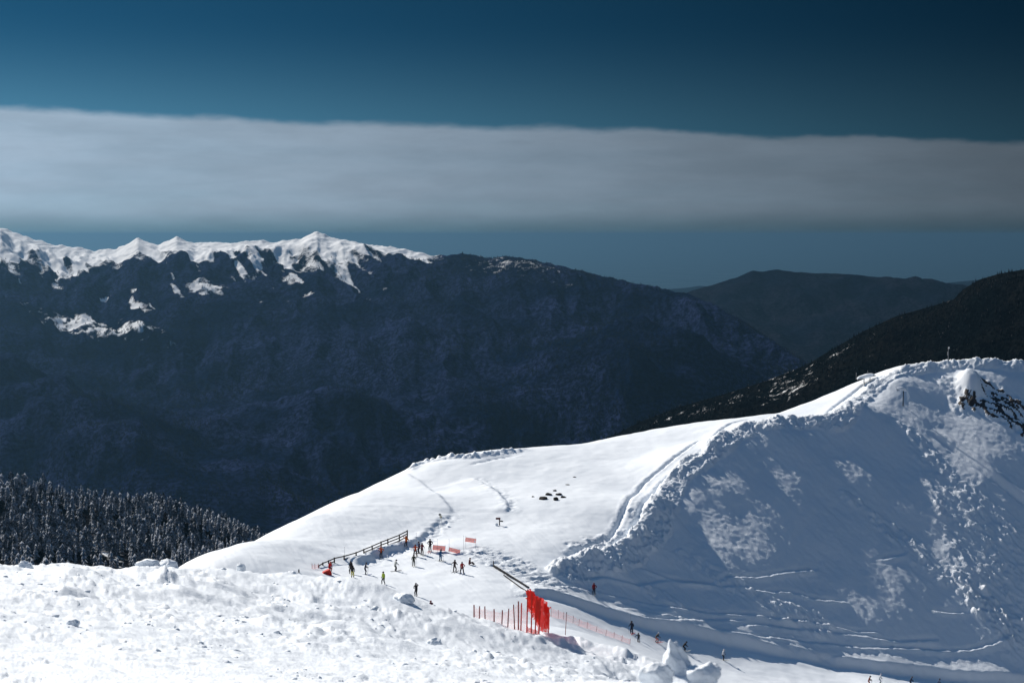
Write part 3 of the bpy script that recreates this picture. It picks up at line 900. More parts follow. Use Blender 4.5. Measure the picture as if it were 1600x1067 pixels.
def spruce_geo(rng, h, w, tiers, sides):
    """drooping tiers of branches round a tapered trunk"""
    v, f = [], []
    tr = 0.018 * h
    for k in range(4):
        a = k * math.pi / 2
        v.append((tr * math.cos(a), tr * math.sin(a), -1.5))
    v.append((0, 0, h * 0.8))
    for k in range(4):
        f.append((k, (k + 1) % 4, 4))
    for t in range(tiers):
        q = t / tiers
        z1 = h * (0.10 + 0.9 * (q + 1.5 / tiers)); z1 = min(z1, h)
        z0 = h * (0.10 + 0.9 * q)
        r = w * (1 - q) ** 0.85 * rng.uniform(0.85, 1.1) + 0.12
        o = len(v)
        v.append((rng.uniform(-.05, .05), rng.uniform(-.05, .05), z1))
        ph = rng.uniform(0, 6.28)
        for k in range(sides):
            a = ph + k * 2 * math.pi / sides
            rr = r * (1.0 if k % 2 == 0 else 0.5) * rng.uniform(0.75, 1.15)
            v.append((rr * math.cos(a), rr * math.sin(a), z0 - (0.05 * h / tiers * 3 if k % 2 == 0 else -0.03 * h) + rng.uniform(-.02, .02) * h))
        for k in range(sides):
            f.append((o, o + 1 + k, o + 1 + (k + 1) % sides))
    return v, f


def project(X, Y, Z):
    d = Y * CT - Z * ST
    return 800 + F_PX * X / d, 533.5 - F_PX * (Y * ST + Z * CT) / d


def scatter(G, n, seed, jitter=1.0):
    X, Y, Z = (g[3:] for g in G)
    r = np.random.default_rng(seed)
    i = r.random(n) * (X.shape[0] - 1.001); j = r.random(n) * (X.shape[1] - 1.001)
    a = i.astype(int); b = j.astype(int); s = i - a; t = j - b
    def lerp(M):
        return M[a, b] * (1 - s) * (1 - t) + M[a + 1, b] * s * (1 - t) + M[a, b + 1] * (1 - s) * t + M[a + 1, b + 1] * s * t
    return lerp(X), lerp(Y), lerp(Z), r


SPRUCE = tree_material('spruce_needles', (0.020, 0.025, 0.031), (0.060, 0.066, 0.075), 0.54)
DARKTREE = tree_material('dark_conifer', (0.003, 0.005, 0.006), (0.008, 0.010, 0.010), 0.92)
FARTREE = tree_material('far_conifer', (0.005, 0.007, 0.008), (0.010, 0.011, 0.012), 1.25)


def joined_trees(name, pts, hs, ws, mat, label, sides=4, tiers=1, seed=3):
    rng = random.Random(seed)
    protos = []
    for k in range(8):
        if tiers > 1:
            v, f = spruce_geo(rng, 1.0, 0.15, tiers, sides)
        else:
            v = [(0.5 * math.cos(k + q * 2 * math.pi / sides) * rng.uniform(.7, 1.2), 0.5 * math.sin(k + q * 2 * math.pi / sides) * rng.uniform(.7, 1.2), -0.05) for q in range(sides)] + [(0, 0, 1)]
            f = [(q, (q + 1) % sides, sides) for q in range(sides)]
        protos.append((np.array(v), np.array(f)))
    V, Fc = [], []
    o = 0
    for (x, y, z), h, w in zip(pts, hs, ws):
        pv, pf = protos[rng.randrange(8)]
        V.append(pv * (w, w, h) + (x, y, z)); Fc.append(pf + o); o += len(pv)
    V = np.vstack(V); Fc = np.vstack(Fc)
    me = bpy.data.meshes.new(name)
    me.vertices.add(len(V)); me.vertices.foreach_set('co', V.reshape(-1).astype(np.float32))
    me.loops.add(len(Fc) * 3); me.loops.foreach_set('vertex_index', Fc.reshape(-1).astype(np.int32))
    me.polygons.add(len(Fc)); me.polygons.foreach_set('loop_start', np.arange(len(Fc), dtype=np.int32) * 3); me.polygons.foreach_set('loop_total', np.full(len(Fc), 3, np.int32))
    me.update(calc_edges=True)
    me.materials.append(mat)
    ob = bpy.data.objects.new(name, me); COL.objects.link(ob)
    tag(ob, label, None, None, 'stuff')
    return ob


def build_forests():
    # spruces on the shoulder at the lower left
    x, y, z, r = scatter(R4, 5200, 11)
    px, py = project(x, y, z)
    keep = (px > -70) & (px < 520) & (py < 905)
    gap = np.exp(-((px - 140 - (py - 850) * 1.4) / 11) ** 2) * ((py > 840) & (py < 885))
    keep &= r.random(len(x)) > gap * 0.5
    x, y, z, px, py = (q[keep] for q in (x, y, z, px, py))
    hs = 10 + 15 * r.random(len(x)) ** 0.8; ws = hs * r.uniform(0.7, 1.2, len(x))
    inview = (px > 4) & (px < 425) & (py < 878 - np.interp(px, [0, 230, 330, 430], [0, -6, 2, 45]))
    order = np.argsort(-(hs / y) * inview)
    big = order[:300]
    rest = order[300:]
    rng = random.Random(5)
    protos = []
    for k in range(7):
        v, f = spruce_geo(rng, 1.0, rng.uniform(0.13, 0.19), 7, 8)
        me = bpy.data.meshes.new('spruce_tree')
        me.from_pydata(v, [], f); me.materials.append(SPRUCE); me.update()
        protos.append(me)
    for i in big:
        o = bpy.data.objects.new('spruce_tree', protos[rng.randrange(7)])
        COL.objects.link(o)
        o.location = (x[i], y[i], z[i]); o.scale = (ws[i], ws[i], hs[i]); o.rotation_euler = (0, 0, rng.uniform(0, 6.28))
        tag(o, 'tall snow-dusted spruce in the dense forest at the lower left', 'tree', 'spruces in the forest at the lower left')
    joined_trees('spruce_forest', list(zip(x[rest], y[rest], z[rest])), hs[rest], ws[rest], SPRUCE, 'smaller and farther spruces massed on the shoulder at lower left', 6, 5)
    # dark wooded slope on the right
    x, y, z, r = scatter(R3, 30000, 12)
    px, py = project(x, y, z)
    op = sstep(-0.2, 0.5, noise2(px / 60, py / 16, 371))
    op = np.maximum(op * 0.45, 0.8 * np.exp(-((px - 1220) / 110) ** 2 - ((py - 605) / 45) ** 2))
    keep = (px > 880) & (px < 1680) & (py < 720) & (r.random(len(x)) > op)
    x, y, z = (q[keep] for q in (x, y, z))
    hs = r.uniform(6, 12, len(x))
    joined_trees('conifer_forest', list(zip(x, y, z)), hs, hs * 0.36, DARKTREE, 'dark conifer forest covering the slope behind the ridge', 4)
    # far woods
    x, y, z, r = scatter(R1, 90000, 13)
    px, py = project(x, y, z)
    dens = sstep(-0.35, 0.35, fbm(x / 700, y / 700, 3, 411)) * 0.8 + 0.1
    sn = RS1(x, y)
    keep = (px > -40) & (px < 1330) & (py < 800) & (r.random(len(x)) < dens) & (r.random(len(x)) > sn)
    x, y, z = (q[keep] for q in (x, y, z))
    hs = r.uniform(8, 16, len(x))
    joined_trees('far_forest', list(zip(x, y, z)), hs, hs * 0.42, FARTREE, 'distant forest on the flank of the range', 3)


def RS1(x, y):
    """bare snow near the crest of the range keeps few trees"""
    cd = np.interp(800 + F_PX * x / y, [c[0] for c in R1C], [c[2] for c in R1C])
    fd = np.interp(800 + F_PX * x / y, [c[0] for c in R1F], [c[1] for c in R1F])
    v = (cd - y) / (cd - fd)
    line = np.interp(800 + F_PX * x / y, [-400, 330, 560, 690, 760], [0.17, 0.14, 0.12, 0.03, -0.1])
    return 1 - 0.97 * sstep(line - 0.04, line + 0.06, v)


build_forests()
# ------------------------------------------------------------------ small things
def empty(name, loc, rz=0.0):
    o = bpy.data.objects.new(name, None)
    o.empty_display_size = 0.3
    COL.objects.link(o)
    o.location = tuple(float(c) for c in loc); o.rotation_euler = (0, 0, rz)
    return o


class MB:
    def __init__(self):
        self.v = []; self.f = []

    def box(self, c, s, rot=None):
        o = len(self.v)
        for k in range(8):
            p = Vector(((k & 1) - 0.5, ((k >> 1) & 1) - 0.5, ((k >> 2) & 1) - 0.5))
            p = Vector((p.x * s[0], p.y * s[1], p.z * s[2]))
            if rot is not None:
                p = rot @ p
            self.v.append(tuple(p + Vector(c)))
        self.f += [tuple(o + i for i in q) for q in ((0, 2, 3, 1), (4, 5, 7, 6), (0, 1, 5, 4), (2, 6, 7, 3), (0, 4, 6, 2), (1, 3, 7, 5))]
        return self

    def tube(self, a, b, r0, r1=None, n=8):
        r1 = r0 if r1 is None else r1
        a = Vector(a); b = Vector(b)
        d = (b - a).normalized()
        q = d.to_track_quat('Z', 'Y').to_matrix()
        o = len(self.v)
        for p, r in ((a, r0), (b, r1)):
            for k in range(n):
                t = 2 * math.pi * k / n
                self.v.append(tuple(p + q @ Vector((r * math.cos(t), r * math.sin(t), 0))))
        for k in range(n):
            self.f.append((o + k, o + (k + 1) % n, o + n + (k + 1) % n, o + n + k))
        self.f.append(tuple(o + k for k in reversed(range(n)))); self.f.append(tuple(o + n + k for k in range(n)))
        return self

    def beam(self, a, b, w, h):
        a = Vector(a); b = Vector(b)
        d = b - a
        q = d.normalized().to_track_quat('Y', 'Z').to_matrix()
        return self.box((a + b) / 2, (w, d.length, h), q)

    def lathe(self, prof, n=12, c=(0, 0, 0)):
        o = len(self.v)
        for r, z in prof:
            for k in range(n):
                t = 2 * math.pi * k / n
                self.v.append((c[0] + r * math.cos(t), c[1] + r * math.sin(t), c[2] + z))
        for i in range(len(prof) - 1):
            for k in range(n):
                self.f.append((o + i * n + k, o + i * n + (k + 1) % n, o + (i + 1) * n + (k + 1) % n, o + (i + 1) * n + k))
        return self

    def build(self, name, mat, parent=None, smooth=False):
        return mesh_obj(name, self.v, self.f, mat, smooth, parent)


WOOD = plain('weathered_wood', (0.045, 0.036, 0.033), 0.8, var=0.4)
DARKWOOD = plain('dark_timber', (0.014, 0.015, 0.019), 0.8, var=0.3)
STEEL = plain('galvanised_steel', (0.33, 0.35, 0.37), 0.45, 0.6)
RED = plain('red_plastic', (0.62, 0.035, 0.02), 0.5)
DARKRED = plain('dark_red_post', (0.20, 0.015, 0.015), 0.5)
WHITE = plain('white_plastic', (0.75, 0.76, 0.78), 0.5)
BLACKM = plain('black_plastic', (0.02, 0.02, 0.022), 0.5)
ROCKM = plain('dark_rock', (0.045, 0.040, 0.037), 0.9, var=0.7, scale=2.0)


def net_material(name, col, cell, fill):
    """woven net: strands with open cells between them"""
    m, nt, b = new_mat(name)
    uv = N(nt, 'ShaderNodeAttribute'); uv.attribute_name = 'net_uv'
    sp = N(nt, 'ShaderNodeSeparateXYZ'); L(nt, uv.outputs['Vector'], sp.inputs[0])
    g = []
    for k in (0, 1):
        t = math_node(nt, 'FRACT', math_node(nt, 'DIVIDE', sp.outputs[k], cell))
        g.append(math_node(nt, 'LESS_THAN', t, fill))
    a = math_node(nt, 'MAXIMUM', g[0], g[1])
    b.inputs['Base Color'].default_value = (*col, 1)
    b.inputs['Roughness'].default_value = 0.6
    tr = N(nt, 'ShaderNodeBsdfTransparent'); tl = N(nt, 'ShaderNodeBsdfTranslucent'); tl.inputs[0].default_value = (*col, 1)
    m1 = N(nt, 'ShaderNodeMixShader'); m1.inputs[0].default_value = 0.45
    L(nt, b.outputs[0], m1.inputs[1]); L(nt, tl.outputs[0], m1.inputs[2])
    mx = N(nt, 'ShaderNodeMixShader')
    L(nt, a, mx.inputs[0]); L(nt, tr.outputs[0], mx.inputs[1]); L(nt, m1.outputs[0], mx.inputs[2])
    L(nt, mx.outputs[0], nt.nodes['Material Output'].inputs[0])
    return m


NET_THIN = net_material('thin_pink_net', (0.70, 0.16, 0.15), 0.06, 0.11)
NET_RED = net_material('dense_red_net', (0.75, 0.028, 0.015), 0.05, 0.42)


def net_panel(name, bottoms, tops, mat, parent, pleat=0.0, sub=6, seed=0, rows=6):
    """hanging net between rows of bottom and top points, with sag and folds"""
    B = [np.array(b, float) for b in bottoms]; T = [np.array(t, float) for t in tops]
    rng = np.random.default_rng(seed)
    V, UV, Fc = [], [], []
    cols = []
    run = 0.0
    for i in range(len(B) - 1):
        for k in range(sub + (1 if i == len(B) - 2 else 0)):
            t = k / sub
            b = B[i] * (1 - t) + B[i + 1] * t; a = T[i] * (1 - t) + T[i + 1] * t
            a = a - np.array((0, 0, 0.10 * 4 * t * (1 - t)))
            cols.append((b, a, run + np.linalg.norm(B[i + 1] - B[i]) * t))
        run += np.linalg.norm(B[i + 1] - B[i])
    d = B[-1] - B[0]; n = np.array((-d[1], d[0], 0)); n /= np.linalg.norm(n) + 1e-9
    for ci, (b, a, u) in enumerate(cols):
        off = pleat * (1 if ci % 2 else -1) * rng.uniform(0.3, 1.0)
        for r in range(rows + 1):
            q = r / rows
            p = b * (1 - q) + a * q + n * off * (0.4 + 0.6 * q) + n * 0.05 * rng.normal()
            V.append(tuple(p)); UV.append((u * (1 + 6 * pleat), q * np.linalg.norm(a - b), 0))
    R = rows + 1
    for c in range(len(cols) - 1):
        for r in range(rows):
            Fc.append((c * R + r, (c + 1) * R + r, (c + 1) * R + r + 1, c * R + r + 1))
    o = mesh_obj(name, V, Fc, mat, False, parent)
    at = o.data.attributes.new('net_uv', 'FLOAT_VECTOR', 'POINT')
    at.data.foreach_set('vector', np.array(UV, np.float32).reshape(-1))
    return o


def post_line(spec, lo, hi, mat, parent, root, r=0.03, min_h=0.6):
    """posts from (base px, base py, top px, top py); heights from the pixel length at the post's distance"""
    bs, ts = [], []
    for bx, by, tx, ty in spec:
        p = spot(bx, by, lo, hi)
        h = max(min_h, (by - ty) / F_PX * p[1])
        lean = (tx - bx) / F_PX * p[1]
        b = p - np.array((0, 0, 0.25)); t = p + np.array((lean, 0, h))
        o = np.array(root)
        MB().tube(b - o, t - o, r, r * 0.9, 6).build('post', mat, parent)
        bs.append(p - o); ts.append(t - o - np.array((0, 0, 0.06)))
    return bs, ts


def build_fences():
    # weathered rail fence along the upper edge of the flat
    posts = [(636.5, 843, 1.45), (624, 845.5, 1.05), (606, 850.5, 0.85), (595.5, 853.5, 0.75), (581.5, 858.5, 0.62), (568.5, 864, 0.65), (556.5, 867.5, 0.5), (537.7, 874, 0.6), (522.5, 879, 0.75), (513.5, 880.5, 0.5), (504.5, 883, 0.42), (498, 886, 0.3)]
    rails = [3, 3, 2, 2, 2, 1, 2, 1, 2, 1, 1]
    pts = [spot(a, b, 180, 300) for a, b, h in posts]
    r0 = pts[5]
    root = empty('rail_fence', r0)
    tag(root, 'weathered brown wooden rail fence half buried along the snow bank', 'fence')
    tops = []
    for p, (a, b, h) in zip(pts, posts):
        q = p - r0
        MB().beam(q - (0, 0, 0.4), q + (0, 0, h), 0.17, 0.17).build('post', WOOD, root)
        tops.append(q + (0, 0, h))
    for i, n in enumerate(rails):
        h = min(posts[i][2], posts[i + 1][2])
        for k in range(n):
            dz = np.array((0, 0, 0.10 + k * 0.42))
            MB().beam(tops[i] - dz + (0.03, -0.1, 0), tops[i + 1] - dz + (-0.03, -0.1, 0), 0.06, 0.15).build('rail', WOOD, root)
    # red safety fence at the edge of the foreground slope
    base = spot(808, 1003, 90, 150)
    root = empty('safety_fence', base)
    tag(root, 'tall red safety net bunched on posts at the corner above the piste', 'fence')
    left = [(740.7, 978, 740.7, 967), (749, 982, 749.5, 962), (758, 979, 757.6, 962), (772, 986, 772, 965), (784, 989, 785, 963.5), (793, 994, 795, 964), (804.5, 1002, 802.5, 961), (810, 1003, 810, 956)]
    bs, ts = post_line(left, 88, 150, DARKRED, root, base, 0.036, 0.8)
    net_panel('net', bs, ts, NET_THIN, root, 0.0, 5, 1)
    right = [(813.5, 1002.5, 815, 957), (823, 998, 824.5, 929), (830, 996, 831, 930), (836, 993, 838, 931.5), (842, 991, 843.5, 933), (848, 987, 849, 935), (857, 978, 857, 938)]
    bs2, ts2 = post_line(right, 88, 150, RED, root, base, 0.04, 0.8)
    net_panel('net', [bs[-1]] + bs2[:2], [ts[-1]] + [ts2[0], bs2[1] + (ts2[1] - bs2[1]) * 0.5], NET_THIN, root, 0.0, 5, 2)
    fr = [0.52, 0.48, 0.38, 0.10, 0.02, 0.0]
    low = [b + (t - b) * k for b, t, k in zip(bs2[1:], ts2[1:], fr)]
    net_panel('net', low, ts2[1:], NET_RED, root, 0.10, 7, 3, 8)
    back = np.array((0.05, 0.55, 0.0))
    net_panel('net', [p + back + (0, 0, .1) for p in low], [p + back - (0, 0, .05) for p in ts2[1:]], NET_RED, root, 0.12, 9, 4, 8)
    net_panel('net', [b + (0, 0, .02) for b in bs2[1:5]], [b + (t - b) * 0.16 for b, t in zip(bs2[1:5], ts2[1:5])], NET_RED, root, 0.06, 6, 5, 3)
    # thin net along the near edge of the piste
    low = [(861, 963, 861, 947), (872, 966, 873, 952), (880, 967, 881, 955), (895, 973, 896, 961), (904, 977, 905.5, 966), (917, 981, 918, 970.5), (931, 986, 933, 977), (946, 992, 948, 983), (959, 996, 960, 988), (971, 1001, 972.5, 993), (984, 1006, 985, 998)]
    p0 = spot(917, 981, 150, 240)
    root = empty('piste_net', p0)
    tag(root, 'long low pale pink piste net on thin posts beside the shaded face', 'fence')
    bs, ts = post_line(low, 150, 240, DARKRED, root, p0, 0.025, 0.75)
    net_panel('net', bs, ts, NET_THIN, root, 0.0, 4, 6)
    # scrap of net at the left end of the rail fence
    p0 = spot(492, 887, 180, 300)
    root = empty('net_scrap', p0)
    tag(root, 'small pale pink net panel at the lower end of the rail fence', 'fence')
    bs, ts = post_line([(487.5, 888, 487.5, 880), (492, 888.3, 492, 881), (497.5, 888, 497.5, 880)], 180, 300, DARKRED, root, p0, 0.03, 0.7)
    net_panel('net', bs, ts, NET_THIN, root, 0.0, 4, 7)
    # timber barrier on the rubble
    a = spot(771, 884, 180, 300); 
    root = empty('timber_barrier', a)
    tag(root, 'long dark timber beam lying on rubble behind a short post', 'barrier')
    MB().tube((0, 0, -0.3), (0.02, 0, 0.75), 0.07, 0.06).build('post', DARKWOOD, root)
    bpts = [spot(771 + t * 55, 885.5 + t * 34, 180, 300) - a + np.array((0, 0, 0.20)) for t in np.linspace(0, 1, 6)]
    for i in range(5):
        MB().beam(bpts[i], bpts[i + 1] + (bpts[i + 1] - bpts[i]) * 0.03, 0.2, 0.24 - 0.025 * i).build('beam', DARKWOOD, root)
    c = spot(787, 899, 180, 300); d = spot(824, 926, 180, 300)
    pl = MB()
    mids = [spot(787 + t * 37, 899 + t * 27, 180, 300) + np.array((0, 0, 0.1)) - c for t in np.linspace(0, 1, 5)]
    for i in range(4):
        pl.tube(mids[i], mids[i + 1], 0.075, 0.07, 6)
    o = pl.build('wooden_pole', DARKWOOD); o.location = tuple(c)
    tag(o, 'thin dark pole lying on the snow below the timber beam', 'pole')


def build_signs():
    def sign_post(name, px, py, h, label, cat, r=0.03, mat=STEEL):
        p = spot(px, py, 180, 372)
        root = empty(name, p)
        tag(root, label, cat)
        MB().tube((0, 0, -0.3), (0, 0, h), r, r * 0.85, 8).build('pole', mat, root)
        return root, p
    def banner_cloth(name, col):
        m = plain(name, col, 0.7, var=0.05)
        nt = m.node_tree
        tl = N(nt, 'ShaderNodeBsdfTranslucent'); tl.inputs[0].default_value = (*col, 1)
        mx = N(nt, 'ShaderNodeMixShader'); mx.inputs[0].default_value = 0.5
        L(nt, nt.nodes['Principled BSDF'].outputs[0], mx.inputs[1]); L(nt, tl.outputs[0], mx.inputs[2])
        L(nt, mx.outputs[0], nt.nodes['Material Output'].inputs[0])
        return m
    BOARD = banner_cloth('banner_red', (0.86, 0.54, 0.51))
    MARK = banner_cloth('banner_print', (0.93, 0.80, 0.78))
    # two round discs on a thin pole
    root, p = sign_post('piste_marker', 690, 816, 1.25, 'thin pole with a black and a yellow disc above the bank', 'sign', 0.02)
    for dx, dz, mat, inner in ((-0.27, 1.17, BLACKM, WHITE), (-0.12, 0.80, plain('yellow_grey', (0.45, 0.40, 0.22), 0.6), WHITE)):
        d = MB().tube((dx, -0.03, dz), (dx, 0.03, dz), 0.19, 0.19, 14).build('disc', mat, root)
        MB().tube((dx, -0.045, dz), (dx, -0.032, dz), 0.07, 0.07, 10).build('disc_centre', inner, d)
    MB().tube((0, 0, 1.2), (-0.27, 0, 1.2), 0.02, 0.02, 6).build('bracket', STEEL, root)
    # direction sign with two boards
    root, p = sign_post('direction_sign', 780.5, 820.5, 1.05, 'wooden direction post with two dark red boards on the snowfield', 'sign', 0.09, DARKWOOD)
    MB().box((-0.22, -0.1, 1.08), (0.72, 0.06, 0.30)).build('board', plain('maroon_board', (0.09, 0.02, 0.025), 0.6), root)
    MB().box((0.28, -0.1, 0.68), (0.55, 0.06, 0.18), Matrix.Rotation(0.15, 3, 'Y')).build('board', DARKWOOD, root)
    chunk('snow_chunk', spot(776, 821, 180, 372), 0.5, 0.5, 31, 'small snow heap at the foot of the direction post')
    # advertising banners between thin poles
    for pts, base, lab, rr in (((676, 850.5, 696, 852.5, 8.0), (686, 861), 'pale red banner low on the snow behind the standing skiers, left of its neighbour', 0),
                               ((701, 854, 719, 858.5, 6.5), (710, 864), 'tilted pale red banner low on the snow, right of the other low banner', 1),
                               ((727, 838.5, 744, 841, 7.0), (735, 858), 'pale red banner hung higher up with a white triangle at its end', 2)):
        q = spot(*base, 180, 372)
        s = q[1] / F_PX
        root = empty('banner', q)
        tag(root, lab, 'banner', 'advertising banners on the piste')
        x0, z0 = (pts[0] - base[0]) * s, (base[1] - pts[1]) * s
        x1, z1 = (pts[2] - base[0]) * s, (base[1] - pts[3]) * s
        hh = pts[4] * s
        ang = math.atan2(z1 - z0, x1 - x0)
        w = math.hypot(x1 - x0, z1 - z0)
        R = Matrix.Rotation(-ang, 3, 'Y')
        c = Vector(((x0 + x1) / 2, 0, (z0 + z1) / 2 - hh / 2))
        b = MB().box(c, (w, 0.012, hh), R).build('panel', BOARD, root)
        MB().box(c + R @ Vector((0, -0.018, hh * 0.46)), (w * 0.995, 0.012, hh * 0.07), R).build('hem', WHITE, b)
        m = MB()
        rng = random.Random(rr)
        x = -0.40 * w
        while x < (0.22 if rr == 2 else 0.33) * w:
            lw = rng.uniform(0.05, 0.10) * w * 0.5
            m.box(c + R @ Vector((x + lw / 2, -0.021, -0.02 * hh)), (lw, 0.01, hh * rng.uniform(0.25, 0.38)), R)
            x += lw + 0.018 * w
        m.build('lettering', MARK, b)
        if rr == 2:
            t = MB()
            t.v = [tuple(c + R @ Vector(v)) for v in ((0.30 * w, -0.03, -0.33 * hh), (0.46 * w, -0.03, -0.33 * hh), (0.38 * w, -0.03, 0.33 * hh), (0.30 * w, -0.022, -0.33 * hh), (0.46 * w, -0.022, -0.33 * hh), (0.38 * w, -0.022, 0.33 * hh))]
            t.f = [(0, 1, 2), (3, 5, 4), (0, 3, 4, 1), (1, 4, 5, 2), (2, 5, 3, 0)]
            t.build('triangle_mark', WHITE, b)
        for xx, zz in ((x0 + 0.05, z0), (x1 - 0.05, z1)):
            MB().tube((xx, 0.04, -0.4), (xx, 0.04, zz + 0.15), 0.018, 0.016, 6).build('pole', STEEL, root)
    # slim marker poles
    for px, py, h, lab in ((683.3, 862, 1.9, 'slim bare pole rising behind the left low banner'), (701.8, 865, 2.1, 'slim bare pole between the two low banners'), (724.5, 861, 2.2, 'slim bare pole left of the high banner'), (747, 869, 1.4, 'slim pole with a short cross arm right of the banners'),
                           (650.5, 846, 1.3, 'slim bare pole on the white slope above the bank'), (538.3, 868, 1.2, 'slim bare pole above the middle of the rail fence'), (985.5, 982, 2.1, 'slim bare pole beside the shaded face above the dark skier')):
        p = spot(px, py, 180, 372)
        root = empty('marker_pole', p)
        tag(root, lab, 'pole', 'slim marker poles')
        MB().tube((0, 0, -0.3), (0, 0, h), 0.022, 0.016, 6).build('shaft', STEEL, root)
        MB().tube((0, 0, h), (0, 0, h + 0.06), 0.03, 0.02, 6).build('cap', DARKRED, root)
        if 'cross arm' in lab:
            MB().tube((-0.5, 0, h - 0.05), (0.9, 0, h - 0.05), 0.014, 0.014, 6).build('cross_arm', STEEL, root)
    p = spot(883, 991, 100, 240)
    root = empty('marker_pole', p)
    tag(root, 'tall leaning pole standing on the slope right of the red net', 'pole', 'slim marker poles')
    hh = 34 / F_PX * p[1]
    MB().tube((0, 0, -0.3), (0.07 * hh, 0, hh), 0.03, 0.025, 6).build('shaft', DARKRED, root)
    MB().tube((0.07 * hh, 0, hh), (0.07 * hh, 0, hh + 0.08), 0.045, 0.03, 6).build('cap', BLACKM, root)
    p = spot(467, 894, 180, 300)
    root = empty('marker_post', p); tag(root, 'short dark stub of a post at far left of the rail fence', 'post')
    MB().tube((0, 0, -0.2), (0, 0, 0.4), 0.09, 0.08, 8).build('shaft', DARKWOOD, root)
    MB().lathe([(0.08, 0.4), (0.1, 0.43), (0.07, 0.5), (0.0, 0.53)], 8).build('snow_cap', SNOW, root)
    # mast on the crest
    p = spot(1481.5, 564, 290, 372)
    root = empty('mast', p); tag(root, 'slim mast with a pale lamp head on the crest of the ridge', 'mast')
    s = p[1] / F_PX
    MB().tube((0, 0, -0.5), (0, 0, 20 * s), 0.07, 0.05, 8).build('pole', STEEL, root)
    MB().box((-0.06, 0, 11.5 * s), (0.24, 0.2, 0.75)).build('control_box', STEEL, root)
    hd = MB().lathe([(0.0, 19 * s), (0.14, 19.4 * s), (0.17, 20.5 * s), (0.13, 21.6 * s), (0.0, 22 * s)], 10, (0.1, 0, 0)).build('lamp_head', WHITE, root, True)
    MB().tube((0, 0, 20 * s), (0.22, 0, 22.5 * s), 0.04, 0.03, 6).build('bracket', STEEL, root)
    # snow-laden board on thin legs beside the road
    p = spot(1351, 601, 290, 372); s = p[1] / F_PX
    root = empty('snow_laden_shelter', p); tag(root, 'small snow-laden roof on thin legs beside the tracks on the ridge', 'shelter')
    ax = Vector((1.0, 0.25, 0.22)).normalized()
    R = ax.to_track_quat('X', 'Z').to_matrix()
    c = Vector((1.5 * s, 0, 13.5 * s))
    MB().box(c + Vector((0, 0, -0.25)), (30 * s, 1.7, 0.10), R).build('board', DARKWOOD, root)
    cap = bmesh.new(); bmesh.ops.create_icosphere(cap, subdivisions=3, radius=1.0)
    for v in cap.verts:
        k = 1 + 0.12 * noise2(np.array([v.co.x * 2.3]), np.array([v.co.y * 2.3 + v.co.z]), 5)[0]
        v.co = R @ Vector((v.co.x * 15.5 * s * k, v.co.y * 0.95 * k, max(v.co.z, -0.15) * 0.62 * k)) + c + Vector((0, 0, -0.18))
    me = bpy.data.meshes.new('snow_cap'); cap.to_mesh(me); cap.free(); me.materials.append(SNOW)
    me.polygons.foreach_set('use_smooth', [True] * len(me.polygons))
    o = bpy.data.objects.new('snow_cap', me); COL.objects.link(o); o.parent = root
    for dx, dy in ((-1 * s, -0.5), (8 * s, -0.4), (-1 * s, 0.6), (8 * s, 0.6)):
        zt = 8.6 * s + (dx * 0.22)
        g = ground(p[0] + dx, p[1] + dy) - p[2]
        MB().tube((dx, dy, g - 0.3), (dx, dy, zt + 0.35), 0.05, 0.05, 6).build('leg', DARKWOOD, root)
    for dx, dz in ((-13.5 * s, 16.5 * s), (4.5 * s, 20 * s)):
        MB().tube((dx, 0, dz - 1.0), (dx, 0, dz + 0.3), 0.035, 0.03, 6).build('roof_spike', STEEL, root)
    # bent post caked with snow on the shaded face
    p = spot(1411, 634, 280, 372); s = p[1] / F_PX
    root = empty('bent_post', p); tag(root, 'bent post caked with snow sticking out of the shaded face', 'post')
    MB().tube((0, 0, -0.6), (0.02, -0.05, 27 * s), 0.10, 0.08, 8).build('shaft', DARKWOOD, root)
    MB().tube((0.02, -0.05, 26 * s), (-10 * s, -0.1, 24.5 * s), 0.09, 0.07, 8).build('arm', DARKWOOD, root)
    MB().tube((-10 * s, -0.1, 25 * s), (-12 * s, -0.1, 30 * s), 0.05, 0.03, 6).build('spike', DARKWOOD, root)
    cap = bmesh.new(); bmesh.ops.create_icosphere(cap, subdivisions=3, radius=1.0)
    for v in cap.verts:
        t = v.co.x
        k = 1 + 0.2 * noise2(np.array([v.co.x * 2.1 + 3]), np.array([v.co.y * 2 + v.co.z * 1.7]), 15)[0]
        v.co = Vector((-3.5 * s + t * 8.5 * s, -0.05 + v.co.y * 0.38 * k, 27 * s + v.co.z * (0.32 + 0.22 * max(t, 0)) * k - max(t, 0) ** 2 * 0.35))
    me = bpy.data.meshes.new('snow_cap'); cap.to_mesh(me); cap.free(); me.materials.append(SNOW)
    me.polygons.foreach_set('use_smooth', [True] * len(me.polygons))
    o = bpy.data.objects.new('snow_cap', me); COL.objects.link(o); o.parent = root
    # red crash mat
    p = spot(511, 897, 180, 300)
    root = empty('crash_mat', p, 0.35); tag(root, 'red padded wedge mat on the snow beside the crouching person', 'mat')
    b = MB()
    b.v = [(-0.58, -0.3, -0.1), (0.58, -0.3, -0.1), (0.58, 0.35, -0.1), (-0.58, 0.35, -0.1), (-0.55, -0.28, 0.38), (0.30, -0.28, 0.72), (0.30, 0.33, 0.72), (-0.55, 0.33, 0.38), (0.56, -0.28, 0.25), (0.56, 0.33, 0.25)]
    b.f = [(0, 3, 2, 1), (0, 1, 8, 5, 4), (2, 3, 7, 6, 9), (4, 5, 6, 7), (5, 8, 9, 6), (1, 2, 9, 8), (0, 4, 7, 3)]
    b.build('pad', RED, root)
    MB().box((-0.1, -0.31, 0.25), (0.7, 0.02, 0.06)).build('strap', BLACKM, root)


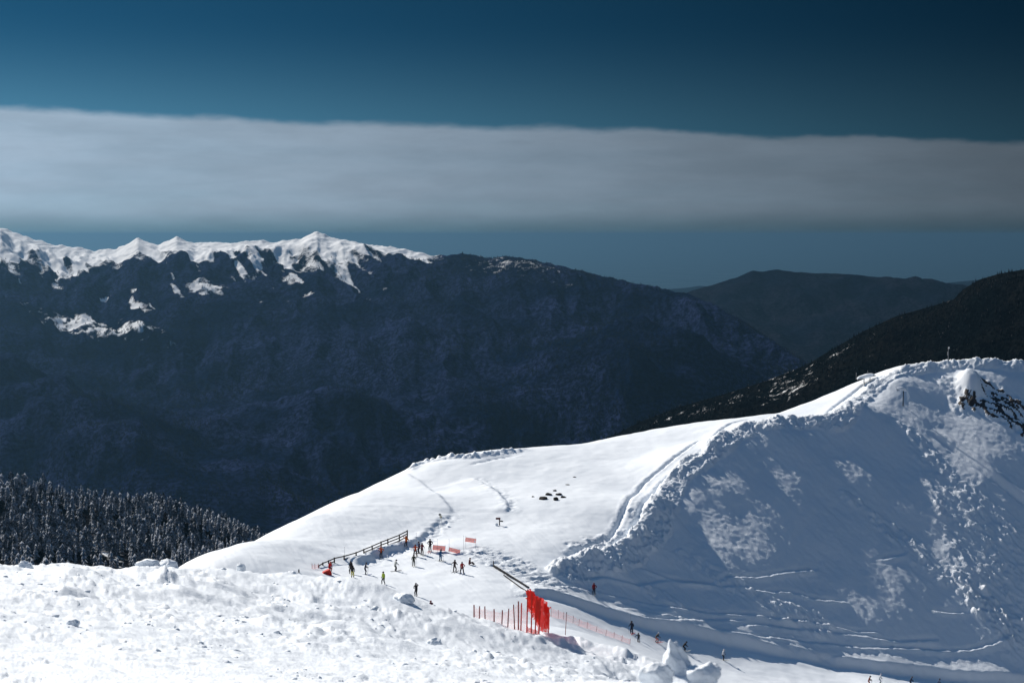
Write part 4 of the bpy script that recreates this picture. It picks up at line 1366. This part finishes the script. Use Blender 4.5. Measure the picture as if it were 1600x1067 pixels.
def chunk(name, p, w, h, seed, label, cat='snow chunk', group=None, mat=None, sub=4, sharp=1.0):
    rng = random.Random(seed)
    bm = bmesh.new()
    bmesh.ops.create_icosphere(bm, subdivisions=sub, radius=1.0)
    co = np.array([v.co[:] for v in bm.verts])
    # cut by random planes for a broken look, then roughen
    for k in range(int(9 * sharp)):
        n = np.array((rng.gauss(0, 1), rng.gauss(0, 1), rng.gauss(0, 0.8))); n /= np.linalg.norm(n)
        d = rng.uniform(0.55, 0.9)
        e = co @ n - d
        co = co - np.where(e > 0, e * 0.92, 0)[:, None] * n
    nz = fbm(co[:, 0] * 2.2 + seed, co[:, 1] * 2.2 + co[:, 2] * 1.7, 4, seed) * 0.13 + fbm(co[:, 2] * 3.2, co[:, 0] * 2.4 - co[:, 1] * 2.0, 3, seed + 9) * 0.09
    co = co * (1 + nz)[:, None]
    yaw = rng.uniform(0, 6.28)
    co = co @ np.array(((math.cos(yaw), math.sin(yaw), 0), (-math.sin(yaw), math.cos(yaw), 0), (0, 0, 1)))
    co *= (w / 2, w / 2 * rng.uniform(0.7, 1.0), h * 0.62)
    co[:, 2] += h * 0.32
    for v, c in zip(bm.verts, co):
        v.co = c
    me = bpy.data.meshes.new(name); bm.to_mesh(me); bm.free()
    me.materials.append(mat or SNOW)
    me.polygons.foreach_set('use_smooth', [mat is None] * len(me.polygons))
    if mat is None:
        a = me.attributes.new('rough', 'FLOAT', 'POINT'); a.data.foreach_set('value', [0.5] * len(me.vertices))
    o = bpy.data.objects.new(name, me); COL.objects.link(o)
    o.location = tuple(float(c) for c in p)
    tag(o, label, cat, group)
    return o


def build_chunks():
    G = 'broken snow chunks on the foreground slope'
    for px, py, D, w, h, lab in [
            (618, 948, 98, 2.3, 1.5, 'large shadowed snow boulder on the slope edge below the lime skier'), (583, 938, 97, 1.2, 0.9, 'snow chunk leaning on the left of the large snow boulder'), (655, 953, 101, 1.2, 0.8, 'snow chunk at the right foot of the large snow boulder'),
            (456, 902, 89, 0.9, 0.7, 'round grey snow ball on the slope edge below the rail fence end'), (376, 889, 85, 0.7, 0.55, 'small snow lump on the crest just right of the spruces'), (265, 900, 81, 1.1, 0.7, 'broad snow block on the crest below the spruces'),
            (232, 912, 78, 1.2, 0.6, 'flat snow slab lower left of the broad crest block'), (40, 889, 78, 0.7, 0.6, 'snow lump on the crest at the far left'), (715, 971, 106, 1.0, 0.7, 'snow chunk on the edge left of the thin net posts'),
            (632, 994, 82, 1.2, 0.6, 'long snow slab in the middle of the churned slope'), (680, 1012, 70, 0.7, 0.4, 'low snow lump left of the red net foot'), (588, 1020, 55, 0.5, 0.3, 'low snow lump near the lower middle of the slope'), (115, 985, 37, 0.3, 0.2, 'small snow lump at the lower left')]:
        q = P(px, py, D)
        z = ground(q[0], q[1])
        chunk('snow_chunk', (q[0], q[1], z - 0.05), w, h, int(px), lab, group=G)
    for dx, D, w, h, lab in ((1058, 18.0, 0.42, 0.56, 'tallest pointed snow chunk at the bottom edge, out of focus'), (1028, 17.4, 0.42, 0.28, 'rounded snow chunk left of the pointed one at the bottom edge'), (1096, 17.8, 0.46, 0.32, 'rounded snow chunk right of the pointed one at the bottom edge')):
        q = P(dx, 1062, D)
        chunk('snow_chunk', (q[0], q[1], q[2] - 0.08), w, h, dx + 5, lab, group=G, sharp=1.3)
    # heap that carries the three blurred chunks
    q = P(1062, 1085, 17.8)
    chunk('snow_heap', (q[0], q[1], q[2] - 0.38), 1.15, 0.6, 77, 'low blurred snow heap under the chunks at the bottom edge', 'snow heap', sharp=0.3)
    # rocks breaking through the snowfield
    rng = random.Random(4)
    for px, py, w, h, lab in [(833, 776, 0.5, 0.3, 'small dark rock at the left end of the outcrop on the snowfield'), (848, 779, 1.4, 0.5, 'wide dark rock at the lower left of the outcrop on the snowfield'), (857, 773, 0.9, 0.5, 'dark rock in the middle of the snowfield outcrop'),
                              (868, 781, 0.8, 0.6, 'lowest dark rock of the snowfield outcrop'), (873, 773, 1.0, 0.5, 'dark rock right of the middle of the snowfield outcrop'), (880, 777, 0.8, 0.4, 'dark rock at the right end of the snowfield outcrop'), (867, 767, 0.6, 0.35, 'small upper dark rock of the snowfield outcrop'),
                              (887, 757, 0.7, 0.2, 'thin dark rock sliver above the snowfield outcrop'), (898, 745, 0.8, 0.2, 'topmost thin dark rock sliver above the snowfield outcrop')]:
        p = spot(px, py, 180, 372)
        chunk('rock', p - (0, 0, 0.12), w * 1.35, h * 1.1, int(px) + 3, lab, 'rock', 'rocks of the snowfield outcrop', ROCKM, 3, 1.6)
    # loose rubble: nobody could count it
    ico = bmesh.new(); bmesh.ops.create_icosphere(ico, subdivisions=1, radius=1.0)
    iv = np.array([v.co[:] for v in ico.verts]); fi = np.array([[v.index for v in f.verts] for f in ico.faces]); ico.free()
    r = np.random.default_rng(8)
    n = 1800
    yy = 16 * (112 / 16) ** (r.random(n) ** 0.75)
    xx = yy * r.uniform(-0.36, 0.14, n)
    ok = (fbm(xx / 5.0, yy / 7.0, 3, 71) > 0.02)
    xx, yy = xx[ok], yy[ok]
    zz = near_h(xx, yy)[0]
    sz = (0.03 + 0.09 * r.random(len(xx)) ** 3) * np.clip(yy / 45, 0.4, 1.6)
    V = iv[None] * (1 + 0.35 * r.normal(size=(len(xx), len(iv), 1))) * sz[:, None, None] * np.stack((r.uniform(0.8, 1.6, len(xx)), r.uniform(0.8, 1.6, len(xx)), r.uniform(0.6, 1.0, len(xx))), -1)[:, None, :]
    V = V + np.stack((xx, yy, zz - 0.35 * sz), -1)[:, None, :]
    Fc = fi[None] + (np.arange(len(xx)) * len(iv))[:, None, None]
    o = mesh_obj('snow_rubble', V.reshape(-1, 3), [tuple(f) for f in Fc.reshape(-1, 3).tolist()], SNOW, True)
    tag(o, 'loose snow crumbs strewn over the foreground slope', None, None, 'stuff')


# ------------------------------------------------------------------ people
CLOTH = {}


def cloth(col):
    key = tuple(col)
    if key not in CLOTH:
        CLOTH[key] = plain('cloth_%02d' % len(CLOTH), col, 0.8, var=0.15, scale=9.0)
    return CLOTH[key]


SKIN = plain('skin', (0.45, 0.28, 0.21), 0.6, var=0.05)
BOOT = plain('ski_boot', (0.06, 0.06, 0.065), 0.4)


def person_body(pose, mats, kid=1.0):
    """one continuous figure grown over a posed skeleton; returns its mesh and where hands, feet and head are"""
    ln = pose.get('lean', 0.1); cr = pose.get('crouch', 0.1); st = pose.get('stance', 0.13); tw = pose.get('twist', 0.0)
    sit = pose.get('sit', False)
    hip = 0.90 - 0.30 * cr
    J = {}
    if sit:
        hip = 0.16
    J['pelvis'] = (0, -0.05 - 0.18 * cr, hip)
    J['spine'] = (0, J['pelvis'][1] + 0.22 * math.sin(ln), hip + 0.23 * math.cos(ln))
    J['chest'] = (0, J['pelvis'][1] + 0.43 * math.sin(ln), hip + 0.44 * math.cos(ln))
    J['neck'] = (0, J['pelvis'][1] + 0.58 * math.sin(ln), hip + 0.575 * math.cos(ln))
    hx, hy, hz = J['neck']
    J['head'] = (0, hy + 0.03 + 0.05 * math.sin(ln), hz + 0.12)
    J['crown'] = (0, hy + 0.02 + 0.06 * math.sin(ln), hz + 0.23)
    arms = pose.get('arms', ('pole', 'pole'))
    for s, side, arm in ((-1, 'L', arms[0]), (1, 'R', arms[1])):
        sx, sy, szz = s * 0.18, J['chest'][1] + 0.03 * s * tw, J['chest'][2] + 0.06
        J['shoulder' + side] = (sx, sy, szz)
        if arm == 'pole':
            e = (sx + s * 0.10, sy + 0.03, szz - 0.26); h = (sx + s * 0.12, sy + 0.27, szz - 0.33)
        elif arm == 'out':
            e = (sx + s * 0.22, sy + 0.02, szz - 0.16); h = (sx + s * 0.38, sy + 0.16, szz - 0.32)
        elif arm == 'up':
            e = (sx + s * 0.20, sy + 0.08, szz + 0.06); h = (sx + s * 0.10, sy + 0.14, szz + 0.28)
        elif arm == 'hip':
            e = (sx + s * 0.20, sy - 0.06, szz - 0.22); h = (sx + s * 0.04, sy + 0.10, szz - 0.40)
        else:
            e = (sx + s * 0.06, sy + 0.0, szz - 0.29); h = (sx + s * 0.07, sy + 0.08, szz - 0.55)
        J['elbow' + side] = e; J['hand' + side] = h
        J['palm' + side] = (h[0], h[1] + 0.07, h[2] - 0.03)
        J['thumb' + side] = (h[0] - s * 0.05, h[1] + 0.05, h[2] + 0.02)
        J['hip' + side] = (s * 0.09, J['pelvis'][1], hip - 0.04)
        if sit:
            J['knee' + side] = (s * 0.16, J['pelvis'][1] + 0.40, 0.38); J['ankle' + side] = (s * 0.17, J['pelvis'][1] + 0.72, 0.08); J['toe' + side] = (s * 0.18, J['pelvis'][1] + 0.80, 0.17)
        else:
            stp = pose.get('stride', 0.0) * s
            J['knee' + side] = (s * (st * 0.5 + 0.06), 0.08 + 0.16 * cr + stp * 0.5, 0.48 - 0.05 * cr)
            J['ankle' + side] = (s * (st * 0.5 + 0.075), -0.02 + stp, 0.10)
            J['toe' + side] = (s * (st * 0.5 + 0.085), 0.15 + stp, 0.05)
    rad = dict(pelvis=(.155, .125), spine=(.16, .125), chest=(.185, .13), neck=(.065, .065), head=(.098, .105), crown=(.072, .078))
    for q in 'LR':
        rad.update({'shoulder' + q: (.078, .078), 'elbow' + q: (.062, .062), 'hand' + q: (.046, .046), 'palm' + q: (.045, .035), 'thumb' + q: (.018, .018), 'hip' + q: (.115, .115), 'knee' + q: (.085, .085), 'ankle' + q: (.075, .075), 'toe' + q: (.055, .05)})
    bones = [('pelvis', 'spine'), ('spine', 'chest'), ('chest', 'neck'), ('neck', 'head'), ('head', 'crown')]
    for q in 'LR':
        bones += [('chest', 'shoulder' + q), ('shoulder' + q, 'elbow' + q), ('elbow' + q, 'hand' + q), ('hand' + q, 'palm' + q), ('hand' + q, 'thumb' + q), ('pelvis', 'hip' + q), ('hip' + q, 'knee' + q), ('knee' + q, 'ankle' + q), ('ankle' + q, 'toe' + q)]
    names = list(J)
    me = bpy.data.meshes.new('tmp')
    me.from_pydata([J[n] for n in names], [(names.index(a), names.index(b)) for a, b in bones], [])
    bm = bmesh.new(); bm.from_mesh(me)
    sk = bm.verts.layers.skin.verify()
    bm.verts.ensure_lookup_table()
    for i, n in enumerate(names):
        bm.verts[i][sk].radius = rad[n]
        bm.verts[i][sk].use_root = n == 'pelvis'
    bm.to_mesh(me); bm.free()
    t = bpy.data.objects.new('tmp', me); COL.objects.link(t)
    t.modifiers.new('s', 'SKIN'); sb = t.modifiers.new('u', 'SUBSURF'); sb.levels = 1; sb.render_levels = 1
    dg = bpy.context.evaluated_depsgraph_get()
    out = bpy.data.meshes.new_from_object(t.evaluated_get(dg))
    bpy.data.objects.remove(t); bpy.data.meshes.remove(me)
    out.materials.clear()
    for m in mats:
        out.materials.append(m)
    # colour each face by the bone it grew on: jacket, trousers, glove, boot, skin
    part = {'pelvis': 1, 'spine': 0, 'chest': 0, 'neck': 0, 'head': 4, 'crown': 4}
    for q in 'LR':
        part.update({'shoulder' + q: 0, 'elbow' + q: 0, 'hand' + q: 2, 'palm' + q: 2, 'thumb' + q: 2, 'hip' + q: 1, 'knee' + q: 1, 'ankle' + q: 3, 'toe' + q: 3})
    A = np.array([J[n] for n in names])
    pid = np.array([part[n] for n in names])
    ctr = np.array([p.center[:] for p in out.polygons])
    sgA = np.array([J[a] for a, b in bones]); sgB = np.array([J[b] for a, b in bones])
    d = sgB - sgA
    tt = np.clip(((ctr[:, None] - sgA[None]) * d[None]).sum(-1) / ((d * d).sum(-1)[None] + 1e-9), 0, 1)
    near = np.linalg.norm(ctr[:, None] - (sgA[None] + tt[..., None] * d[None]), axis=-1)
    b = near.argmin(1)
    bi = np.array([(names.index(x), names.index(y)) for x, y in bones])
    tb = tt[np.arange(len(ctr)), b]
    fm = pid[np.where(tb > 0.55, bi[b, 1], bi[b, 0])]
    hem = ctr[:, 2] > J['pelvis'][2] - 0.06
    torso = np.isin(b, [0, 1, 2]) | np.isin(b, [i for i, (x, y) in enumerate(bones) if x == 'pelvis'])
    fm = np.where(torso & hem, 0, fm)
    out.polygons.foreach_set('material_index', fm.astype(np.int32))
    out.polygons.foreach_set('use_smooth', [True] * len(out.polygons))
    out.update()
    return out, J


def person(px, py, face, jacket, pants, label, helmet=(0.03, 0.03, 0.035), pose=None, skis=True, poles=True, height=1.74, lo=150.0, hi=372.0, backpack=None):
    pose = pose or {}
    p = spot(px, py, lo, hi)
    root = empty('person', p, face)
    tag(root, label, 'person', 'people on the snow')
    mats = [cloth(jacket), cloth(pants), BLACKM, BOOT, SKIN]
    me, J = person_body(pose, mats)
    me.name = 'body'
    o = bpy.data.objects.new('body', me); COL.objects.link(o); o.parent = root
    k = height / 1.74
    root.scale = (k, k, k)
    hx, hy, hz = J['head']
    hm = MB().lathe([(0.118, -0.015), (0.126, 0.035), (0.118, 0.09), (0.085, 0.135), (0.04, 0.155), (0.0, 0.16)], 12, (hx, hy - 0.018, hz)).build('helmet', cloth(helmet), root, True)
    MB().box((hx, hy + 0.098, hz + 0.015), (0.15, 0.045, 0.06)).build('goggles', BLACKM, root)
    MB().box((hx, hy + 0.108, hz - 0.03), (0.022, 0.03, 0.04)).build('nose', SKIN, root)
    if skis:
        col = cloth(random.Random(int(px)).choice([(0.5, 0.05, 0.04), (0.05, 0.12, 0.35), (0.55, 0.55, 0.5), (0.03, 0.03, 0.03)]))
        for q in 'LR':
            ax, ay, az = J['ankle' + q]
            pts = [(-0.72, 0.035), (-0.60, 0.012), (0.65, 0.012), (0.82, 0.05), (0.90, 0.11)]
            b = MB()
            for yy, zz in pts:
                w = 0.045 if yy < 0.8 else 0.03
                b.v += [(ax - w, ay + yy, zz), (ax + w, ay + yy, zz), (ax + w, ay + yy, zz + 0.02), (ax - w, ay + yy, zz + 0.02)]
            for i in range(len(pts) - 1):
                for j in range(4):
                    b.f.append((i * 4 + j, i * 4 + (j + 1) % 4, i * 4 + 4 + (j + 1) % 4, i * 4 + 4 + j))
            b.f += [(3, 2, 1, 0), (16, 17, 18, 19)]
            if pose.get('sit'):
                b.v = [(x, y, z) for x, y, z in b.v]
            b.build('ski', col, root)
    if poles:
        for q, s in (('L', -1), ('R', 1)):
            x, y, z = J['palm' + q]
            b = MB().tube((x, y, z + 0.08), (x + s * 0.10, y - 0.12, 0.0), 0.014, 0.010, 6)
            b.tube((x + s * 0.095, y - 0.115, 0.06), (x + s * 0.096, y - 0.116, 0.075), 0.05, 0.05, 8)
            b.build('ski_pole', STEEL, root)
    if backpack:
        cx, cy, cz = J['chest']
        bm = bmesh.new(); bmesh.ops.create_cube(bm, size=1.0)
        bmesh.ops.bevel(bm, geom=bm.edges[:], offset=0.2, segments=2, affect='EDGES')
        for v in bm.verts:
            v.co = Vector((v.co.x * 0.30 + cx, v.co.y * 0.20 + cy - 0.22, v.co.z * 0.48 + cz - 0.08))
        m2 = bpy.data.meshes.new('backpack'); bm.to_mesh(m2); bm.free(); m2.materials.append(cloth(backpack))
        bp = bpy.data.objects.new('backpack', m2); COL.objects.link(bp); bp.parent = root
    return root


def build_people():
    BK = (0.018, 0.018, 0.022); NV = (0.02, 0.028, 0.055); R = math.radians
    person(551, 902, R(200), (0.03, 0.03, 0.035), (0.55, 0.50, 0.10), 'snowboarder in black jacket and bright yellow trousers at the left of the flat', pose=dict(lean=0.25, arms=('down', 'out'), crouch=0.2), skis=False, poles=False)
    person(548, 896, R(160), BK, BK, 'person all in black with backpack behind the yellow trousers', pose=dict(lean=0.05, arms=('down', 'down')), skis=False, poles=False, backpack=BK)
    person(571, 897.5, R(-90), NV, NV, 'skier all in dark navy right of the yellow trousers', pose=dict(lean=0.3, crouch=0.15, arms=('pole', 'pole')))
    person(595.5, 872, R(170), (0.55, 0.10, 0.035), BK, 'skier in orange-red jacket against the blue shaded bank', pose=dict(arms=('hip', 'hip')), helmet=(0.4, 0.08, 0.03), poles=False)
    person(634.5, 855, R(150), (0.60, 0.13, 0.02), BK, 'person in orange jacket at the right end of the rail fence', pose=dict(arms=('out', 'up'), stance=0.2), helmet=(0.5, 0.12, 0.04), skis=False, poles=False)
    person(618, 892, R(-60), (0.42, 0.43, 0.40), (0.09, 0.09, 0.09), 'skier in pale grey jacket and dark trousers poling to the right', pose=dict(lean=0.35, crouch=0.3, arms=('pole', 'out')))
    person(646.5, 884.5, R(190), (0.05, 0.055, 0.045), (0.07, 0.075, 0.065), 'skier in dark olive alone in front of the group by the bank', pose=dict(crouch=0.2, lean=0.2))
    person(649, 869, R(175), (0.42, 0.07, 0.03), (0.05, 0.035, 0.035), 'skier in rust-red jacket leftmost of the group by the bank', pose=dict(arms=('hip', 'hip'), stance=0.25), helmet=(0.25, 0.06, 0.03))
    person(654.5, 864, R(120), (0.025, 0.035, 0.08), NV, 'person in dark blue in the middle of the group by the bank', pose=dict(arms=('down', 'down')), poles=False)
    person(659.5, 866.5, R(200), (0.13, 0.012, 0.03), (0.04, 0.015, 0.025), 'skier in maroon jacket beside the dark blue one', pose=dict(arms=('pole', 'hip')), helmet=(0.06, 0.01, 0.02))
    person(672, 861, R(165), BK, BK, 'tall skier all in black left of the banners', pose=dict(arms=('hip', 'hip')), height=1.85, poles=False)
    person(688, 876, R(-120), (0.02, 0.09, 0.22), (0.07, 0.17, 0.30), 'skier in bright blue jacket and lighter blue trousers', pose=dict(lean=0.3, crouch=0.2, stance=0.3, arms=('pole', 'out')), helmet=NV)
    person(710.5, 893.5, R(-20), (0.06, 0.045, 0.045), (0.07, 0.055, 0.05), 'skier in dark brown with poles set wide', pose=dict(lean=0.2, arms=('out', 'pole'), stance=0.25))
    person(722, 896.5, R(170), (0.30, 0.03, 0.03), (0.045, 0.03, 0.045), 'skier in red and black jacket beside the seated one', pose=dict(arms=('hip', 'down'), stance=0.28), helmet=(0.4, 0.38, 0.38))
    person(734, 882, R(-110), (0.16, 0.05, 0.045), (0.07, 0.02, 0.03), 'person in dull red sitting on the snow by the rubble', pose=dict(sit=True, arms=('down', 'pole'), lean=0.15), skis=False, poles=False, helmet=(0.12, 0.04, 0.04))
    person(599, 912.5, R(140), (0.36, 0.46, 0.05), (0.035, 0.04, 0.04), 'person in lime green jacket walking above the snow boulder', pose=dict(stride=0.14, arms=('down', 'down'), lean=0.1), skis=False, poles=False)
    person(650, 931, R(150), BK, BK, 'person all in black above the right side of the snow boulder', pose=dict(arms=('up', 'hip'), crouch=0.1), skis=False, poles=False)
    person(674.5, 957, R(150), (0.06, 0.012, 0.035), BK, 'person in dark plum half hidden behind the edge of the slope', pose=dict(lean=0.5, crouch=0.4), helmet=(0.20, 0.03, 0.05))
    person(516, 893, R(-140), (0.50, 0.025, 0.025), (0.35, 0.03, 0.03), 'person in red crouching behind the red wedge mat', pose=dict(crouch=0.9, lean=0.5, arms=('down', 'down')), helmet=(0.45, 0.03, 0.03), skis=False, poles=False)
    person(928, 929, R(170), (0.20, 0.012, 0.018), (0.02, 0.022, 0.035), 'person in red jacket standing on the shaded face above the net', pose=dict(arms=('hip', 'down')), helmet=(0.22, 0.02, 0.025))
    person(987, 990, R(150), NV, NV, 'tall skier in dark navy at the foot of the shaded face', pose=dict(arms=('pole', 'pole')), height=1.85)
    person(997.5, 1003, R(160), (0.04, 0.045, 0.06), (0.04, 0.045, 0.06), 'short child in dark grey just below the tall navy skier', pose=dict(arms=('pole', 'out')), height=1.32)
    person(1026, 1003.5, R(-70), (0.05, 0.045, 0.05), (0.55, 0.20, 0.17), 'skier bending forward in salmon pink trousers', pose=dict(lean=0.75, crouch=0.5, stride=0.1), helmet=(0.55, 0.55, 0.58))
    person(1069, 1017, R(-80), BK, BK, 'skier all in black tucked low left of the white jacket', pose=dict(lean=0.8, crouch=0.55))
    person(1130, 1031, R(-95), (0.60, 0.61, 0.63), BK, 'skier in white jacket and black trousers going right', pose=dict(lean=0.3, crouch=0.3, arms=('out', 'pole')), helmet=(0.6, 0.6, 0.62))
    person(1358, 1072, R(-100), (0.16, 0.05, 0.04), (0.35, 0.12, 0.09), 'skier in brown-red cut by the bottom edge of the picture', pose=dict(lean=0.4, crouch=0.3))
    person(1375, 1068, R(-95), (0.45, 0.48, 0.52), (0.30, 0.34, 0.38), 'skier in pale grey-white right of the brown-red one', pose=dict(lean=0.4, crouch=0.4, arms=('out', 'out')), helmet=(0.5, 0.5, 0.55))
    person(1423, 1072, R(-100), NV, BK, 'dark skier with only head and shoulders above the bottom edge', pose=dict(lean=0.5, crouch=0.4), hi=300)
    person(1466, 1075, R(-100), (0.06, 0.09, 0.16), NV, 'slate blue skier at the bottom edge, farthest right', pose=dict(lean=0.5, crouch=0.4), hi=300)


build_fences()
build_signs()
build_chunks()
build_people()
